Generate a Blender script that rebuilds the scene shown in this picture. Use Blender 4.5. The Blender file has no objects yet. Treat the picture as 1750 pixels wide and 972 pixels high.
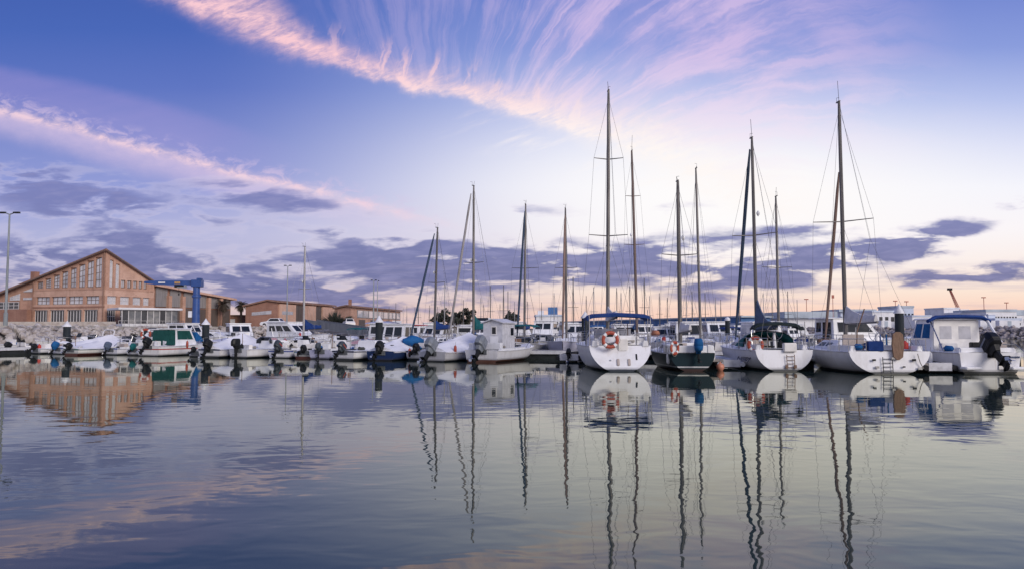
import bpy, bmesh, math, random
from mathutils import Vector, Matrix
random.seed(7)
R = math.radians
sc = bpy.context.scene
C = bpy.context.collection

# ---------------------------------------------------------------- camera
F = 1300.0                      # focal length in pixels of the 1750 wide photograph
HOR = 561.0                     # row of the horizon
CAMZ = 2.0
PITCH = math.atan((HOR - 486.0) / F)
cam = bpy.data.cameras.new('camera'); camo = bpy.data.objects.new('camera', cam); C.objects.link(camo)
cam.sensor_width = 36.0; cam.lens = 36.0 * F / 1750.0; cam.clip_start = 0.1; cam.clip_end = 9000
camo.location = (0, 0, CAMZ); camo.rotation_euler = (R(90) + PITCH, 0, 0)
sc.camera = camo
sc.view_settings.view_transform = 'Standard'; sc.view_settings.look = 'None'
sc.view_settings.exposure = 0.55; sc.view_settings.gamma = 1.0
sc.cycles.max_bounces = 6; sc.cycles.use_denoising = True
sc.cycles.caustics_reflective = False; sc.cycles.caustics_refractive = False
sc.render.film_transparent = False

def ray(px, py):
    """direction of a pixel as (x/y, z/y)"""
    dx = (px - 875.0) / F; dy = (486.0 - py) / F
    fy = math.cos(PITCH) - dy * math.sin(PITCH)
    return dx / fy, (math.sin(PITCH) + dy * math.cos(PITCH)) / fy
def W(px, py, d):
    u, v = ray(px, py)
    return Vector((u * d, d, CAMZ + v * d))
def GX(px, d):                   # x of a waterline pixel column at depth d
    return (px - 875.0) / F * d / 1.002

# ---------------------------------------------------------------- sun
SUN_ELEV, SUN_AZ = 24.0, 140.0   # azimuth clockwise from +Y: behind the camera, to the right
sl = bpy.data.lights.new('sun', 'SUN'); sl.energy = 1.5; sl.angle = R(28); sl.color = (1.0, 0.91, 0.82)
so = bpy.data.objects.new('sun', sl); C.objects.link(so)
sd = Vector((math.sin(R(SUN_AZ)) * math.cos(R(SUN_ELEV)), math.cos(R(SUN_AZ)) * math.cos(R(SUN_ELEV)), math.sin(R(SUN_ELEV))))
so.rotation_euler = sd.to_track_quat('Z', 'Y').to_euler()
so.location = (40, -60, 60)

# ---------------------------------------------------------------- node helpers
def lin(c):
    return tuple(((x / 255.0) / 12.92 if x / 255.0 <= 0.04045 else ((x / 255.0 + 0.055) / 1.055) ** 2.4) for x in c)

class E:
    """a socket with arithmetic"""
    nt = None
    def __init__(s, sock): s.s = sock
    @staticmethod
    def m(op, a, b=None, c=None, clamp=False):
        n = E.nt.nodes.new('ShaderNodeMath'); n.operation = op; n.use_clamp = clamp
        for i, x in enumerate((a, b, c)):
            if x is None: continue
            if isinstance(x, E): E.nt.links.new(x.s, n.inputs[i])
            else: n.inputs[i].default_value = x
        return E(n.outputs[0])
    def __add__(a, b): return E.m('ADD', a, b)
    __radd__ = __add__
    def __sub__(a, b): return E.m('SUBTRACT', a, b)
    def __rsub__(a, b): return E.m('SUBTRACT', b, a)
    def __mul__(a, b): return E.m('MULTIPLY', a, b)
    __rmul__ = __mul__
    def __truediv__(a, b): return E.m('DIVIDE', a, b)
def emax(a, b): return E.m('MAXIMUM', a, b)
def emin(a, b): return E.m('MINIMUM', a, b)
def epow(a, b): return E.m('POWER', a, b)
def eexp(a): return E.m('EXPONENT', a)
def clamp01(a): return E.m('ADD', a, 0.0, clamp=True)
def sstep(x, a, b):
    n = E.nt.nodes.new('ShaderNodeMapRange'); n.interpolation_type = 'SMOOTHSTEP'
    E.nt.links.new(x.s, n.inputs['Value'])
    lo, hi, t0, t1 = (a, b, 0.0, 1.0) if a < b else (b, a, 1.0, 0.0)
    n.inputs['From Min'].default_value = lo; n.inputs['From Max'].default_value = hi
    n.inputs['To Min'].default_value = t0; n.inputs['To Max'].default_value = t1
    return E(n.outputs['Result'])
def vec(x, y, z=0.0):
    n = E.nt.nodes.new('ShaderNodeCombineXYZ')
    for i, q in enumerate((x, y, z)):
        if isinstance(q, E): E.nt.links.new(q.s, n.inputs[i])
        else: n.inputs[i].default_value = q
    return E(n.outputs[0])
def noise(v, scale=1.0, detail=4.0, rough=0.55, dist=0.0, lac=2.0):
    n = E.nt.nodes.new('ShaderNodeTexNoise')
    n.inputs['Scale'].default_value = scale; n.inputs['Detail'].default_value = detail
    n.inputs['Roughness'].default_value = rough; n.inputs['Distortion'].default_value = dist
    n.inputs['Lacunarity'].default_value = lac
    E.nt.links.new(v.s, n.inputs['Vector'])
    return E(n.outputs['Fac'])
def mixc(f, a, b, mode='MIX'):
    n = E.nt.nodes.new('ShaderNodeMix'); n.data_type = 'RGBA'; n.blend_type = mode
    for i, q in ((0, f), (6, a), (7, b)):
        if isinstance(q, E): E.nt.links.new(q.s, n.inputs[i])
        elif i == 0: n.inputs[0].default_value = q
        else: n.inputs[i].default_value = (*q[:3], 1)
    return E(n.outputs[2])
def ramp(f, stops, interp='LINEAR'):
    n = E.nt.nodes.new('ShaderNodeValToRGB'); cr = n.color_ramp; cr.interpolation = interp
    while len(cr.elements) < len(stops): cr.elements.new(0.5)
    for e, (p, c) in zip(cr.elements, sorted(stops)):
        e.position = p
    for e, (p, c) in zip(cr.elements, sorted(stops)):
        e.position = p; e.color = (*c[:3], 1)
    E.nt.links.new(f.s, n.inputs[0])
    return E(n.outputs[0])
def curve(x, pts):
    """piecewise smooth curve y(x)"""
    xs = [p[0] for p in pts]; ys = [p[1] for p in pts]
    x0, x1, y0, y1 = min(xs), max(xs), min(ys), max(ys)
    n = E.nt.nodes.new('ShaderNodeFloatCurve'); cm = n.mapping; cv = cm.curves[0]
    q = [((a - x0) / (x1 - x0), (b - y0) / (y1 - y0)) for a, b in sorted(pts)]
    while len(cv.points) < len(q): cv.points.new(0.5, 0.5)
    for p, (a, b) in zip(cv.points, q): p.location = (a, b)
    cm.update()
    t = (x - x0) * (1.0 / (x1 - x0))
    E.nt.links.new(clamp01(t).s, n.inputs['Value'])
    return E(n.outputs[0]) * (y1 - y0) + y0

# ---------------------------------------------------------------- sky: dusk gradient, cirrus and low stratus, all by direction
world = bpy.data.worlds.new('World'); sc.world = world; world.use_nodes = True
nt = world.node_tree; nt.nodes.clear(); E.nt = nt
tc = nt.nodes.new('ShaderNodeTexCoord'); sx = nt.nodes.new('ShaderNodeSeparateXYZ')
nt.links.new(tc.outputs['Generated'], sx.inputs[0])
dx_, dy_, dz_ = E(sx.outputs[0]), E(sx.outputs[1]), E(sx.outputs[2])
yc = emax(dy_, 0.08)
U = dx_ / yc * 13.0              # hundreds of photograph pixels on a distant upright screen of directions
V = emax(dz_, 0.0) / yc * 13.0
front = sstep(dy_, 0.02, 0.35)
def pv(py): return ray(875, py)[1]
def PU(px, py): return ray(px, py)[0] * 13.0
def PV(px, py): return ray(px, py)[1] * 13.0
vr = clamp01(V * (1.0 / 13.0))
left = ramp(vr, [(pv(561), lin((205, 184, 192))), (pv(530), lin((216, 192, 194))), (pv(508), lin((206, 189, 202))), (pv(480), lin((182, 178, 208))), (pv(400), lin((172, 174, 214))), (pv(330), lin((146, 154, 212))),
                 (pv(250), lin((128, 140, 204))), (pv(150), lin((92, 114, 192))), (pv(50), lin((70, 100, 182))), (pv(-80), lin((60, 88, 170))), (1.0, lin((54, 76, 150)))])
right = ramp(vr, [(pv(561), lin((248, 200, 180))), (pv(530), lin((250, 211, 192))), (pv(495), lin((252, 228, 211))), (pv(450), lin((251, 236, 230))), (pv(390), lin((250, 244, 247))),
                  (pv(320), lin((243, 243, 252))), (pv(250), lin((218, 222, 246))), (pv(170), lin((180, 192, 236))), (pv(80), lin((138, 156, 220))), (pv(0), lin((120, 139, 211))),
                  (pv(-140), lin((90, 112, 190))), (1.0, lin((62, 84, 158)))])
side = sstep(U + V * 0.25, -4.6, 3.2)
base = mixc(side, left, right)
# pale glow low in the right centre
gl = eexp((epow((U - PU(1250, 335)) * (1 / 4.0), 2.0) + epow((V - PV(1250, 335)) * (1 / 1.2), 2.0)) * -1.0)
base = mixc(gl * 1.0, base, lin((255, 252, 251)))
gl2 = eexp((epow((U - PU(600, 400)) * (1 / 3.0), 2.0) + epow((V - PV(600, 400)) * (1 / 0.7), 2.0)) * -1.0)
base = mixc(gl2 * 0.3, base, lin((222, 214, 232)))

# --- high cirrus
uv = vec(U, V)
wob = noise(uv, 0.9, 5, 0.6) - 0.5
wob2 = noise(vec(U + 7.3, V + 3.1), 2.6, 5, 0.62) - 0.5
spine1 = curve(U, [(PU(x, y), PV(x, y)) for x, y in ((60, -95), (220, -35), (330, 3), (430, 38), (500, 80), (600, 112), (700, 140), (830, 170), (930, 200), (1050, 238), (1150, 280), (1230, 315), (1400, 372))])
half1 = curve(U, [(PU(x, 150), h) for x, h in ((60, .3), (250, .28), (420, .44), (520, .23), (600, .16), (800, .18), (930, .27), (1050, .38), (1150, .46), (1400, .5))])
d1 = V - spine1 + wob * 0.5 + wob2 * 0.26
up1 = sstep(d1, -0.02, 0.04)
w1 = half1 * (0.62 + up1 * 0.75)
core1 = eexp(epow(emax(d1 / w1, (d1 / w1) * -1.0), 2.0) * -1.0)
tex1 = noise(vec(U * 1.0 + V * 0.5, V * 2.2 - U * 0.5), 1.5, 8, 0.66, 0.6)
fib1 = noise(vec(U * 0.9 + V * 1.5 + wob * 1.5, V * 5.5 - U * 2.6), 2.4, 6, 0.65, 0.4)
core1 = core1 * (0.30 + sstep(tex1, 0.32, 0.66) * 0.62 + sstep(fib1, 0.35, 0.65) * 0.3)
core1 = core1 * (1.0 - sstep(U, PU(1200, 300), PU(1560, 300)))
# fan of streaks combed away above the band
cu, cv_ = PU(800, 400), PV(800, 400)
fu, fv = U - cu, V - cv_
th = E.m('ARCTAN2', fv, fu); rr = E.m('SQRT', fu * fu + fv * fv)
bend = th + (rr - 4.0) * 0.045
s_a = noise(vec(bend * 5.0 + wob * 0.9, rr * 0.30), 1.0, 5, 0.6, 0.5)
s_b = noise(vec(bend * 20.0 + wob * 1.5 + wob2 * 0.3, rr * 0.34 + 4.0), 1.0, 5, 0.62, 0.5)
s_c = noise(vec(U * 0.35 + 2.0, V * 0.5), 1.0, 3, 0.5)
strk = sstep(s_a * 0.42 + s_b * 0.58 + (s_c - 0.5) * 0.4 + sstep(th, R(60), R(20)) * 0.03, 0.42, 0.62)
fm = sstep(th, R(3), R(20)) * (1.0 - sstep(th, R(54), R(96)) * 0.72) * (1.0 - sstep(th, R(110), R(130))) * (1.0 - sstep(rr, 5.2, 9.6)) * sstep(d1, -0.15, 0.35)
fan = strk * fm
veil = sstep(s_a + (s_c - 0.5) * 0.5, 0.2, 0.62) * fm * sstep(th, R(8), R(26)) * (1.0 - sstep(th, R(50), R(82)))
# tufts close above the band
tuft = sstep(noise(vec(U * 2.4 - V * 0.5 + wob * 1.2, V * 0.55), 1.6, 6, 0.62, 0.8), 0.5, 0.68) * sstep(d1, 0.0, 0.12) * (1.0 - sstep(d1, 0.12, 0.8)) * sstep(U, PU(480, 100), PU(620, 100)) * (1.0 - sstep(U, PU(1050, 200), PU(1200, 200)))
# wisps under the band
und = sstep(noise(vec(U * 0.6 - V * 0.3, V * 2.4 - U * 0.7), 1.3, 6, 0.6, 0.4), 0.5, 0.72) * sstep(d1 * -1.0, 0.05, 0.3) * (1.0 - sstep(d1 * -1.0, 0.5, 1.1)) * sstep(U, PU(700, 200), PU(900, 200)) * (1.0 - sstep(U, PU(1200, 300), PU(1400, 300)))
# second band, low on the left
spine2 = curve(U, [(PU(x, y), PV(x, y)) for x, y in ((-250, 120), (0, 190), (100, 213), (200, 243), (300, 268), (400, 296), (500, 318), (600, 343), (700, 369), (820, 398))])
d2 = V - spine2 + wob * 0.12 + wob2 * 0.13
fade2 = 1.0 - sstep(U, PU(560, 340), PU(840, 395))
t2 = noise(vec(U * 1.6 + V, V * 3.0 - U * 0.4), 1.8, 6, 0.65, 0.5)
core2 = eexp(epow(emax(d2, d2 * -1.0) * (1 / 0.085), 2.0) * -1.0) * (0.35 + sstep(t2, 0.32, 0.62) * 0.85) * fade2
skirt2 = (1.0 - sstep(d2 * -1.0, 0.12, 0.62)) * sstep(d2 * -1.0, -0.05, 0.1) * (0.55 + t2 * 0.6) * fade2 * (1.0 - sstep(U, PU(350, 300), PU(650, 300)) * 0.6)
tuft2 = sstep(t2, 0.45, 0.66) * sstep(d2, -0.02, 0.08) * (1.0 - sstep(d2, 0.1, 0.42)) * fade2
vtop = curve(U, [(PU(x, y), PV(x, y)) for x, y in ((-250, 60), (0, 105), (250, 160), (450, 222), (700, 300))])
veil2 = sstep(d2, 0.0, 0.2) * (1.0 - sstep(V - vtop + wob2 * 0.1, -0.25, 0.02)) * (1.0 - sstep(U, PU(250, 200), PU(560, 260))) * (0.5 + noise(vec(U * 0.4 + V * 1.4, V * 3 - U * 0.8), 1.0, 4) * 0.7)

pink = mixc(sstep(V, 2.9, 4.9), lin((255, 248, 245)), lin((250, 203, 211)))
fancol = mixc(sstep(V, 2.6, 5.2), lin((247, 238, 248)), lin((216, 192, 231)))
col = mixc(clamp01(veil * 0.34 * front), base, fancol)
col = mixc(clamp01(fan * 0.82 * front), col, fancol)
col = mixc(clamp01(veil2 * 0.30 * front), col, lin((182, 160, 218)))
col = mixc(clamp01((skirt2 * 0.72 + tuft2 * 0.6) * front), col, lin((218, 196, 226)))
col = mixc(clamp01((und * 0.5 + tuft * 0.8) * front), col, pink)
col = mixc(clamp01(core2 * 0.78 * front), col, lin((243, 210, 222)))
col = mixc(clamp01(core1 * 1.02 * front), col, pink)

# --- low dark stratus
def blob(px, py, rx, ry, rot, amp):
    # a soft ellipse of direction: mapping, squared length, exponential
    mp = nt.nodes.new('ShaderNodeMapping'); mp.vector_type = 'TEXTURE'
    mp.inputs['Location'].default_value = (PU(px, py), PV(px, py), 0)
    mp.inputs['Rotation'].default_value = (0, 0, R(rot))
    mp.inputs['Scale'].default_value = (rx / 95.0, ry / 86.0, 1)
    nt.links.new(warp.s, mp.inputs['Vector'])
    dt = nt.nodes.new('ShaderNodeVectorMath'); dt.operation = 'DOT_PRODUCT'
    nt.links.new(mp.outputs[0], dt.inputs[0]); nt.links.new(mp.outputs[0], dt.inputs[1])
    return eexp(E(dt.outputs['Value']) * -1.0) * amp
wa = noise(vec(U * 0.7, V * 2.0), 1.1, 4, 0.6) - 0.5
wb = noise(vec(U * 0.8 + 9.0, V * 2.4 + 5.0), 1.3, 4, 0.6) - 0.5
warp = vec(U + wa * 0.9, V + wb * 0.34, 0.0)
blobs = [(110, 335, 190, 40, -11, .95), (20, 300, 120, 22, -12, .5), (450, 338, 140, 20, -9, .95), (225, 415, 85, 15, -3, .85), (90, 445, 230, 27, -4, 1.0), (340, 478, 210, 26, -6, 1.3),
         (80, 498, 190, 26, 0, .9), (560, 400, 75, 10, -9, .6), (560, 440, 110, 15, 3, 1.3), (715, 420, 90, 15, -2, 1.1), (770, 458, 170, 26, 0, 1.25), (650, 482, 130, 17, 0, .7),
         (900, 458, 120, 26, 0, 1.35), (1000, 440, 110, 18, 3, 1.25), (1180, 430, 85, 20, 4, 1.5), (1100, 462, 150, 18, 5, .95), (1320, 458, 160, 22, 9, 1.5), (1480, 428, 130, 17, 13, 1.5),
         (1600, 398, 75, 11, 8, 1.4), (1590, 434, 85, 9, 5, 1.3), (1650, 470, 160, 13, 5, 1.6), (1270, 500, 120, 13, 8, .75), (1745, 352, 34, 14, 0, .75), (680, 512, 170, 13, 0, .85),
         (480, 505, 120, 9, 3, .6), (890, 360, 80, 12, 0, .42), (1130, 350, 80, 7, 0, .35), (1370, 395, 110, 10, 4, .85), (880, 530, 200, 10, 0, .55), (300, 365, 120, 8, -8, .4)]
D = None
for b in blobs:
    g = blob(*b); D = g if D is None else D + g
n1 = noise(vec(U * 0.55 + V * 0.1, V * 2.3), 1.25, 6, 0.54, 0.3)
n2 = noise(vec(U * 1.3 + 3.0, V * 5.6 - U * 0.25), 1.5, 6, 0.56, 0.4)
D = D + sstep(V, 0.45, 0.8) * (1.0 - sstep(V, 1.7, 2.9)) * (1.0 - sstep(U, PU(1250, 450), PU(1500, 450))) * 0.13
dens = D * (0.0 + sstep(n1, 0.36, 0.62) * 0.96 + sstep(n2, 0.3, 0.7) * 0.36)
cl = sstep(dens, 0.16, 0.96)
rim = sstep(dens, 0.1, 0.34) * (1.0 - sstep(dens, 0.34, 0.7))
dark = mixc(sstep(V, 0.6, 2.6), lin((100, 104, 155)), lin((120, 124, 180)))
dark = mixc(sstep(n2, 0.42, 0.72) * 0.5, dark, lin((146, 144, 190)))
warm = mixc(sstep(V, 0.25, 1.5), lin((252, 222, 200)), lin((238, 226, 240)))
col = mixc(clamp01(rim * 0.22 * front), col, warm)
col = mixc(clamp01(cl * 0.93 * front), col, dark)
# fine bands close to the horizon
hb_ = sstep(noise(vec(U * 0.35, V * 6.5), 1.0, 5, 0.6, 0.2), 0.46, 0.68) * (1.0 - sstep(V, 0.75, 1.35)) * front
col = mixc(hb_ * 0.33, col, lin((176, 164, 192)))
# sky behind the camera: pale even dusk with thin cloud
back = ramp(clamp01(emax(dz_, 0.0)), [(0.0, lin((226, 212, 216))), (0.15, lin((222, 216, 230))), (0.45, lin((190, 196, 226))), (1.0, lin((110, 130, 192)))])
col = mixc(sstep(dy_, 0.25, -0.2), col, back)
STR = 0.1
nish = nt.nodes.new('ShaderNodeTexSky'); nish.sky_type = 'NISHITA'; nish.sun_disc = False
nish.sun_elevation = R(SUN_ELEV); nish.sun_rotation = R(SUN_AZ); nish.air_density = 1.0; nish.dust_density = 1.0
add = nt.nodes.new('ShaderNodeVectorMath'); add.operation = 'SCALE'; nt.links.new(col.s, add.inputs[0]); add.inputs['Scale'].default_value = 0.672 / STR
add2 = nt.nodes.new('ShaderNodeVectorMath'); add2.operation = 'SCALE'; nt.links.new(nish.outputs[0], add2.inputs[0]); add2.inputs['Scale'].default_value = 0.03
sm = nt.nodes.new('ShaderNodeVectorMath'); sm.operation = 'ADD'; nt.links.new(add.outputs[0], sm.inputs[0]); nt.links.new(add2.outputs[0], sm.inputs[1])
bg = nt.nodes.new('ShaderNodeBackground'); bg.inputs['Strength'].default_value = STR
nt.links.new(sm.outputs[0], bg.inputs['Color'])
wo = nt.nodes.new('ShaderNodeOutputWorld'); nt.links.new(bg.outputs[0], wo.inputs['Surface'])
world.cycles.sampling_method = 'MANUAL'; world.cycles.sample_map_resolution = 512

# ---------------------------------------------------------------- water
def water_material():
    m = bpy.data.materials.new('harbour_water'); m.use_nodes = True; t = m.node_tree; E.nt = t
    t.nodes.remove(t.nodes['Principled BSDF']); out = t.nodes['Material Output']
    df = t.nodes.new('ShaderNodeBsdfDiffuse'); df.inputs['Color'].default_value = (0.024, 0.040, 0.040, 1)
    gs = t.nodes.new('ShaderNodeBsdfGlossy'); gs.inputs['Roughness'].default_value = 0.02; gs.inputs['Color'].default_value = (0.97, 0.975, 0.86, 1)
    fr = t.nodes.new('ShaderNodeFresnel'); fr.inputs['IOR'].default_value = 1.43
    mx = t.nodes.new('ShaderNodeMixShader'); t.links.new(fr.outputs[0], mx.inputs[0]); t.links.new(df.outputs[0], mx.inputs[1]); t.links.new(gs.outputs[0], mx.inputs[2]); t.links.new(mx.outputs[0], out.inputs['Surface'])
    g = t.nodes.new('ShaderNodeNewGeometry'); s = t.nodes.new('ShaderNodeSeparateXYZ'); t.links.new(g.outputs['Position'], s.inputs[0])
    x, y = E(s.outputs[0]), E(s.outputs[1])
    calm = noise(vec(x * 0.03, y * 0.012), 1.0, 3, 0.5)           # patches of light breeze
    breeze = sstep(calm + sstep(x / emax(y, 1.0), 0.1, 0.6) * 0.12, 0.42, 0.64)
    h = noise(vec(x * 0.30, y * 0.55), 1.0, 2, 0.45, 0.3) * 0.40
    h = h + noise(vec(x * 1.1 + 3.0, y * 1.7), 1.0, 2, 0.5, 0.3) * 0.23
    h = h + noise(vec(x * 2.2, y * 6.0), 1.0, 2, 0.5) * (0.002 + breeze * 0.015)
    h = h * (1.0 - sstep(y, 9.0, 30.0) * 0.72)          # sheltered, calmer water by the moorings
    bp = t.nodes.new('ShaderNodeBump'); bp.inputs['Strength'].default_value = 0.5; bp.inputs['Distance'].default_value = WAVE
    t.links.new(h.s, bp.inputs['Height']); [t.links.new(bp.outputs[0], q.inputs['Normal']) for q in (gs, fr)]
    return m
WAVE = 0.055
bm = bmesh.new()
vs = [bm.verts.new(p) for p in ((-3500, -40, 0), (3500, -40, 0), (3500, 6000, 0), (-3500, 6000, 0))]
bm.faces.new(vs); me = bpy.data.meshes.new('water'); bm.to_mesh(me); bm.free()
me.materials.append(water_material())
wat = bpy.data.objects.new('water', me); C.objects.link(wat); wat['kind'] = 'structure'

# ---------------------------------------------------------------- materials
MATS = {}
def mat(name, rgb, rough=0.5, metal=0.0, dirt=0.0, dscale=3.0, stretch=(1, 1, 1), rgb2=None, spec=0.5, bump=0.0, coat=0.0):
    """a procedural surface: base colour broken up by weathering noise"""
    if name in MATS: return MATS[name]
    m = bpy.data.materials.new(name); m.use_nodes = True; t = m.node_tree; E.nt = t
    b = t.nodes['Principled BSDF']
    b.inputs['Roughness'].default_value = rough; b.inputs['Metallic'].default_value = metal
    b.inputs['Specular IOR Level'].default_value = spec; b.inputs['Coat Weight'].default_value = coat
    tcn = t.nodes.new('ShaderNodeTexCoord'); oi = t.nodes.new('ShaderNodeObjectInfo')
    mp = t.nodes.new('ShaderNodeMapping'); mp.inputs['Scale'].default_value = stretch
    t.links.new(tcn.outputs['Object'], mp.inputs['Vector'])
    nz = t.nodes.new('ShaderNodeTexNoise'); nz.inputs['Scale'].default_value = dscale; nz.inputs['Detail'].default_value = 5; nz.inputs['Roughness'].default_value = 0.62
    nz.noise_dimensions = '4D'
    t.links.new(mp.outputs[0], nz.inputs['Vector'])
    r4 = t.nodes.new('ShaderNodeMath'); r4.operation = 'MULTIPLY'; r4.inputs[1].default_value = 40; t.links.new(oi.outputs['Random'], r4.inputs[0]); t.links.new(r4.outputs[0], nz.inputs['W'])
    f = sstep(E(nz.outputs['Fac']), 0.38, 0.72)
    c2 = rgb2 if rgb2 else tuple(q * (1.0 - dirt) for q in rgb)
    c = mixc(f, rgb, c2)
    t.links.new(c.s, b.inputs['Base Color'])
    rg = clamp01(f * 0.2 + (rough - 0.05)); t.links.new(rg.s, b.inputs['Roughness'])
    if bump:
        bp = t.nodes.new('ShaderNodeBump'); bp.inputs['Strength'].default_value = bump; bp.inputs['Distance'].default_value = 0.05
        t.links.new(nz.outputs['Fac'], bp.inputs['Height']); t.links.new(bp.outputs[0], b.inputs['Normal'])
    MATS[name] = m
    return m
def hull_mat(name, top, boot=(.02, .024, .03), band=None, b0=0, b1=0, zb=0.07):
    """gelcoat hull: antifouling below, raised on some hulls to paint in waterline shade, optional painted band, faint water stains"""
    if name in MATS: return MATS[name]
    m = bpy.data.materials.new(name); m.use_nodes = True; t = m.node_tree; E.nt = t
    b = t.nodes['Principled BSDF']; b.inputs['Roughness'].default_value = 0.34; b.inputs['Specular IOR Level'].default_value = 0.5 if max(top) > .3 else 0.12
    tcn = t.nodes.new('ShaderNodeTexCoord'); s = t.nodes.new('ShaderNodeSeparateXYZ'); t.links.new(tcn.outputs['Object'], s.inputs[0])
    x, y, z = E(s.outputs[0]), E(s.outputs[1]), E(s.outputs[2])
    st = noise(vec(x * 1.2, y * 2.2, z * 0.5), 1.5, 5, 0.65)
    c = mixc(sstep(st, 0.42, 0.75) * 0.55, top, tuple(q * w for q, w in zip(top, (0.74, 0.72, 0.68))))
    sk = noise(vec(x * 7.0, y * 7.0, z * 0.35), 1.0, 4, 0.7)     # run-off streaks and scuffs
    c = mixc(sstep(sk, 0.56, 0.78) * 0.45, c, tuple(q * w for q, w in zip(top, (0.52, 0.44, 0.36))))
    sf = noise(vec(x * 2.0, y * 1.5, z * 9.0), 2.0, 5, 0.7)
    c = mixc(sstep(sf, 0.62, 0.75) * 0.4, c, tuple(q * 0.5 for q in top))
    if band:
        f = sstep(z, b0 - 0.008, b0 + 0.008) * (1.0 - sstep(z, b1 - 0.008, b1 + 0.008)); c = mixc(f, c, band)
    wl = z + (noise(vec(x * 3, y * 3, z * 3), 1.0, 4) - 0.5) * 0.03
    c = mixc(1.0 - sstep(wl, zb + 0.03, zb + 0.13), c, tuple(q * 0.55 + 0.02 for q in top))   # scum line
    c = mixc(1.0 - sstep(wl, zb - 0.012, zb + 0.012), c, boot)
    t.links.new(c.s, b.inputs['Base Color'])
    MATS[name] = m
    return m

GEL = mat('gelcoat_white', (.80, .80, .82), .35, dirt=.22, dscale=2.2, stretch=(1, 1, .5))
GELW = mat('gelcoat_cream', (.78, .76, .74), .38, dirt=.2, dscale=2.0)
GREYW = mat('weathered_white_paint', (.62, .62, .66), .5, dirt=.3, dscale=2.5)
BLACK = mat('black_plastic', (.012, .013, .015), .5, dirt=-.4, dscale=5, spec=.2)
ENGG = mat('graphite_engine_paint', (.05, .062, .075), .4, dirt=.3, dscale=5, spec=.3)
ENGL = mat('silver_engine_paint', (.19, .21, .245), .4, dirt=.25, dscale=4, spec=.35)
METAL = mat('stainless_steel', (.45, .45, .46), .25, metal=.9, dirt=.2)
ALU = mat('anodised_mast', (.16, .15, .145), .42, metal=.35, dirt=.25, dscale=2, stretch=(1, 1, .3), spec=.2)
ALUL = mat('pale_mast', (.36, .35, .35), .42, metal=.35, dirt=.25, dscale=2, stretch=(1, 1, .3))
WIRE = mat('rigging_wire', (.13, .13, .14), .4, metal=.6)
GLASS = mat('dark_glass', (.012, .016, .022), .06, dirt=-.4, dscale=.8, spec=.35)
PALEGLASS = mat('curtained_glass', (.5, .5, .54), .12, dirt=.35, dscale=1.5, spec=.6)
TARPW = mat('white_tarpaulin', (.74, .74, .80), .75, dirt=.16, dscale=1.6, stretch=(2, .6, 2), bump=.5)
TARPG = mat('lilac_grey_tarpaulin', (.42, .43, .58), .75, dirt=.2, dscale=1.6, bump=.5)
NAVY = mat('navy_canvas', (.016, .05, .20), .75, dirt=.3, dscale=3, bump=.4, spec=.2)
BLUE = mat('blue_canvas', (.014, .11, .30), .75, dirt=.3, dscale=3, bump=.4, spec=.2)
TEAL = mat('teal_canvas', (.012, .12, .13), .75, dirt=.3, dscale=3, bump=.4, spec=.2)
GREEN = mat('bottle_green_canvas', (.012, .075, .066), .75, dirt=.3, dscale=3, bump=.4, spec=.2)
DKCANV = mat('black_green_canvas', (.02, .03, .032), .8, dirt=.3, dscale=3, bump=.4, spec=.2)
GREYCANV = mat('grey_sail_cloth', (.66, .64, .64), .8, dirt=.25, dscale=3, bump=.5)
SLATE = mat('slate_blue_canvas', (.10, .13, .20), .8, dirt=.25, dscale=3, bump=.5, spec=.2)
BROWNFURL = mat('brown_furled_sail', (.25, .17, .14), .8, dirt=.3, dscale=3, stretch=(1, 1, .4), spec=.2)
BLUEFURL = mat('blue_furled_sail', (.05, .075, .12), .8, dirt=.3, dscale=3, stretch=(1, 1, .4), spec=.2)
ORANGE = mat('orange_lifebuoy', (.40, .07, .04), .5, dirt=.3, dscale=8)
REDP = mat('red_plastic', (.50, .05, .035), .45, dirt=.25)
PINK = mat('faded_pink_cover', (.62, .36, .36), .75, dirt=.2, bump=.4)
WOOD = mat('weathered_teak', (.22, .13, .085), .7, dirt=.45, dscale=6, stretch=(6, 1, 1))
WOODP = mat('grey_planks', (.33, .30, .28), .85, dirt=.4, dscale=4, stretch=(8, .5, 1))
DKFLOAT = mat('dark_float', (.03, .034, .038), .8, dirt=.4, spec=.15)
RUBBER = mat('black_rubber', (.016, .016, .018), .6, dirt=-.4, spec=.2)
FENDW = mat('fender_white', (.70, .70, .72), .45, dirt=.3)
FENDB = mat('fender_blue', (.03, .09, .28), .45, dirt=.3)
BEIGE = mat('beige_board', (.42, .36, .33), .6, dirt=.2)
ROPE = mat('mooring_rope', (.35, .32, .28), .9, dirt=.4, dscale=20)
PILEM = mat('tarred_pile', (.020, .025, .03), .7, spec=.2, dirt=-.7, dscale=3, stretch=(2, 2, .4), bump=.3)
CONE = mat('white_pile_cap', (.74, .74, .78), .5, dirt=.25)

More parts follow.
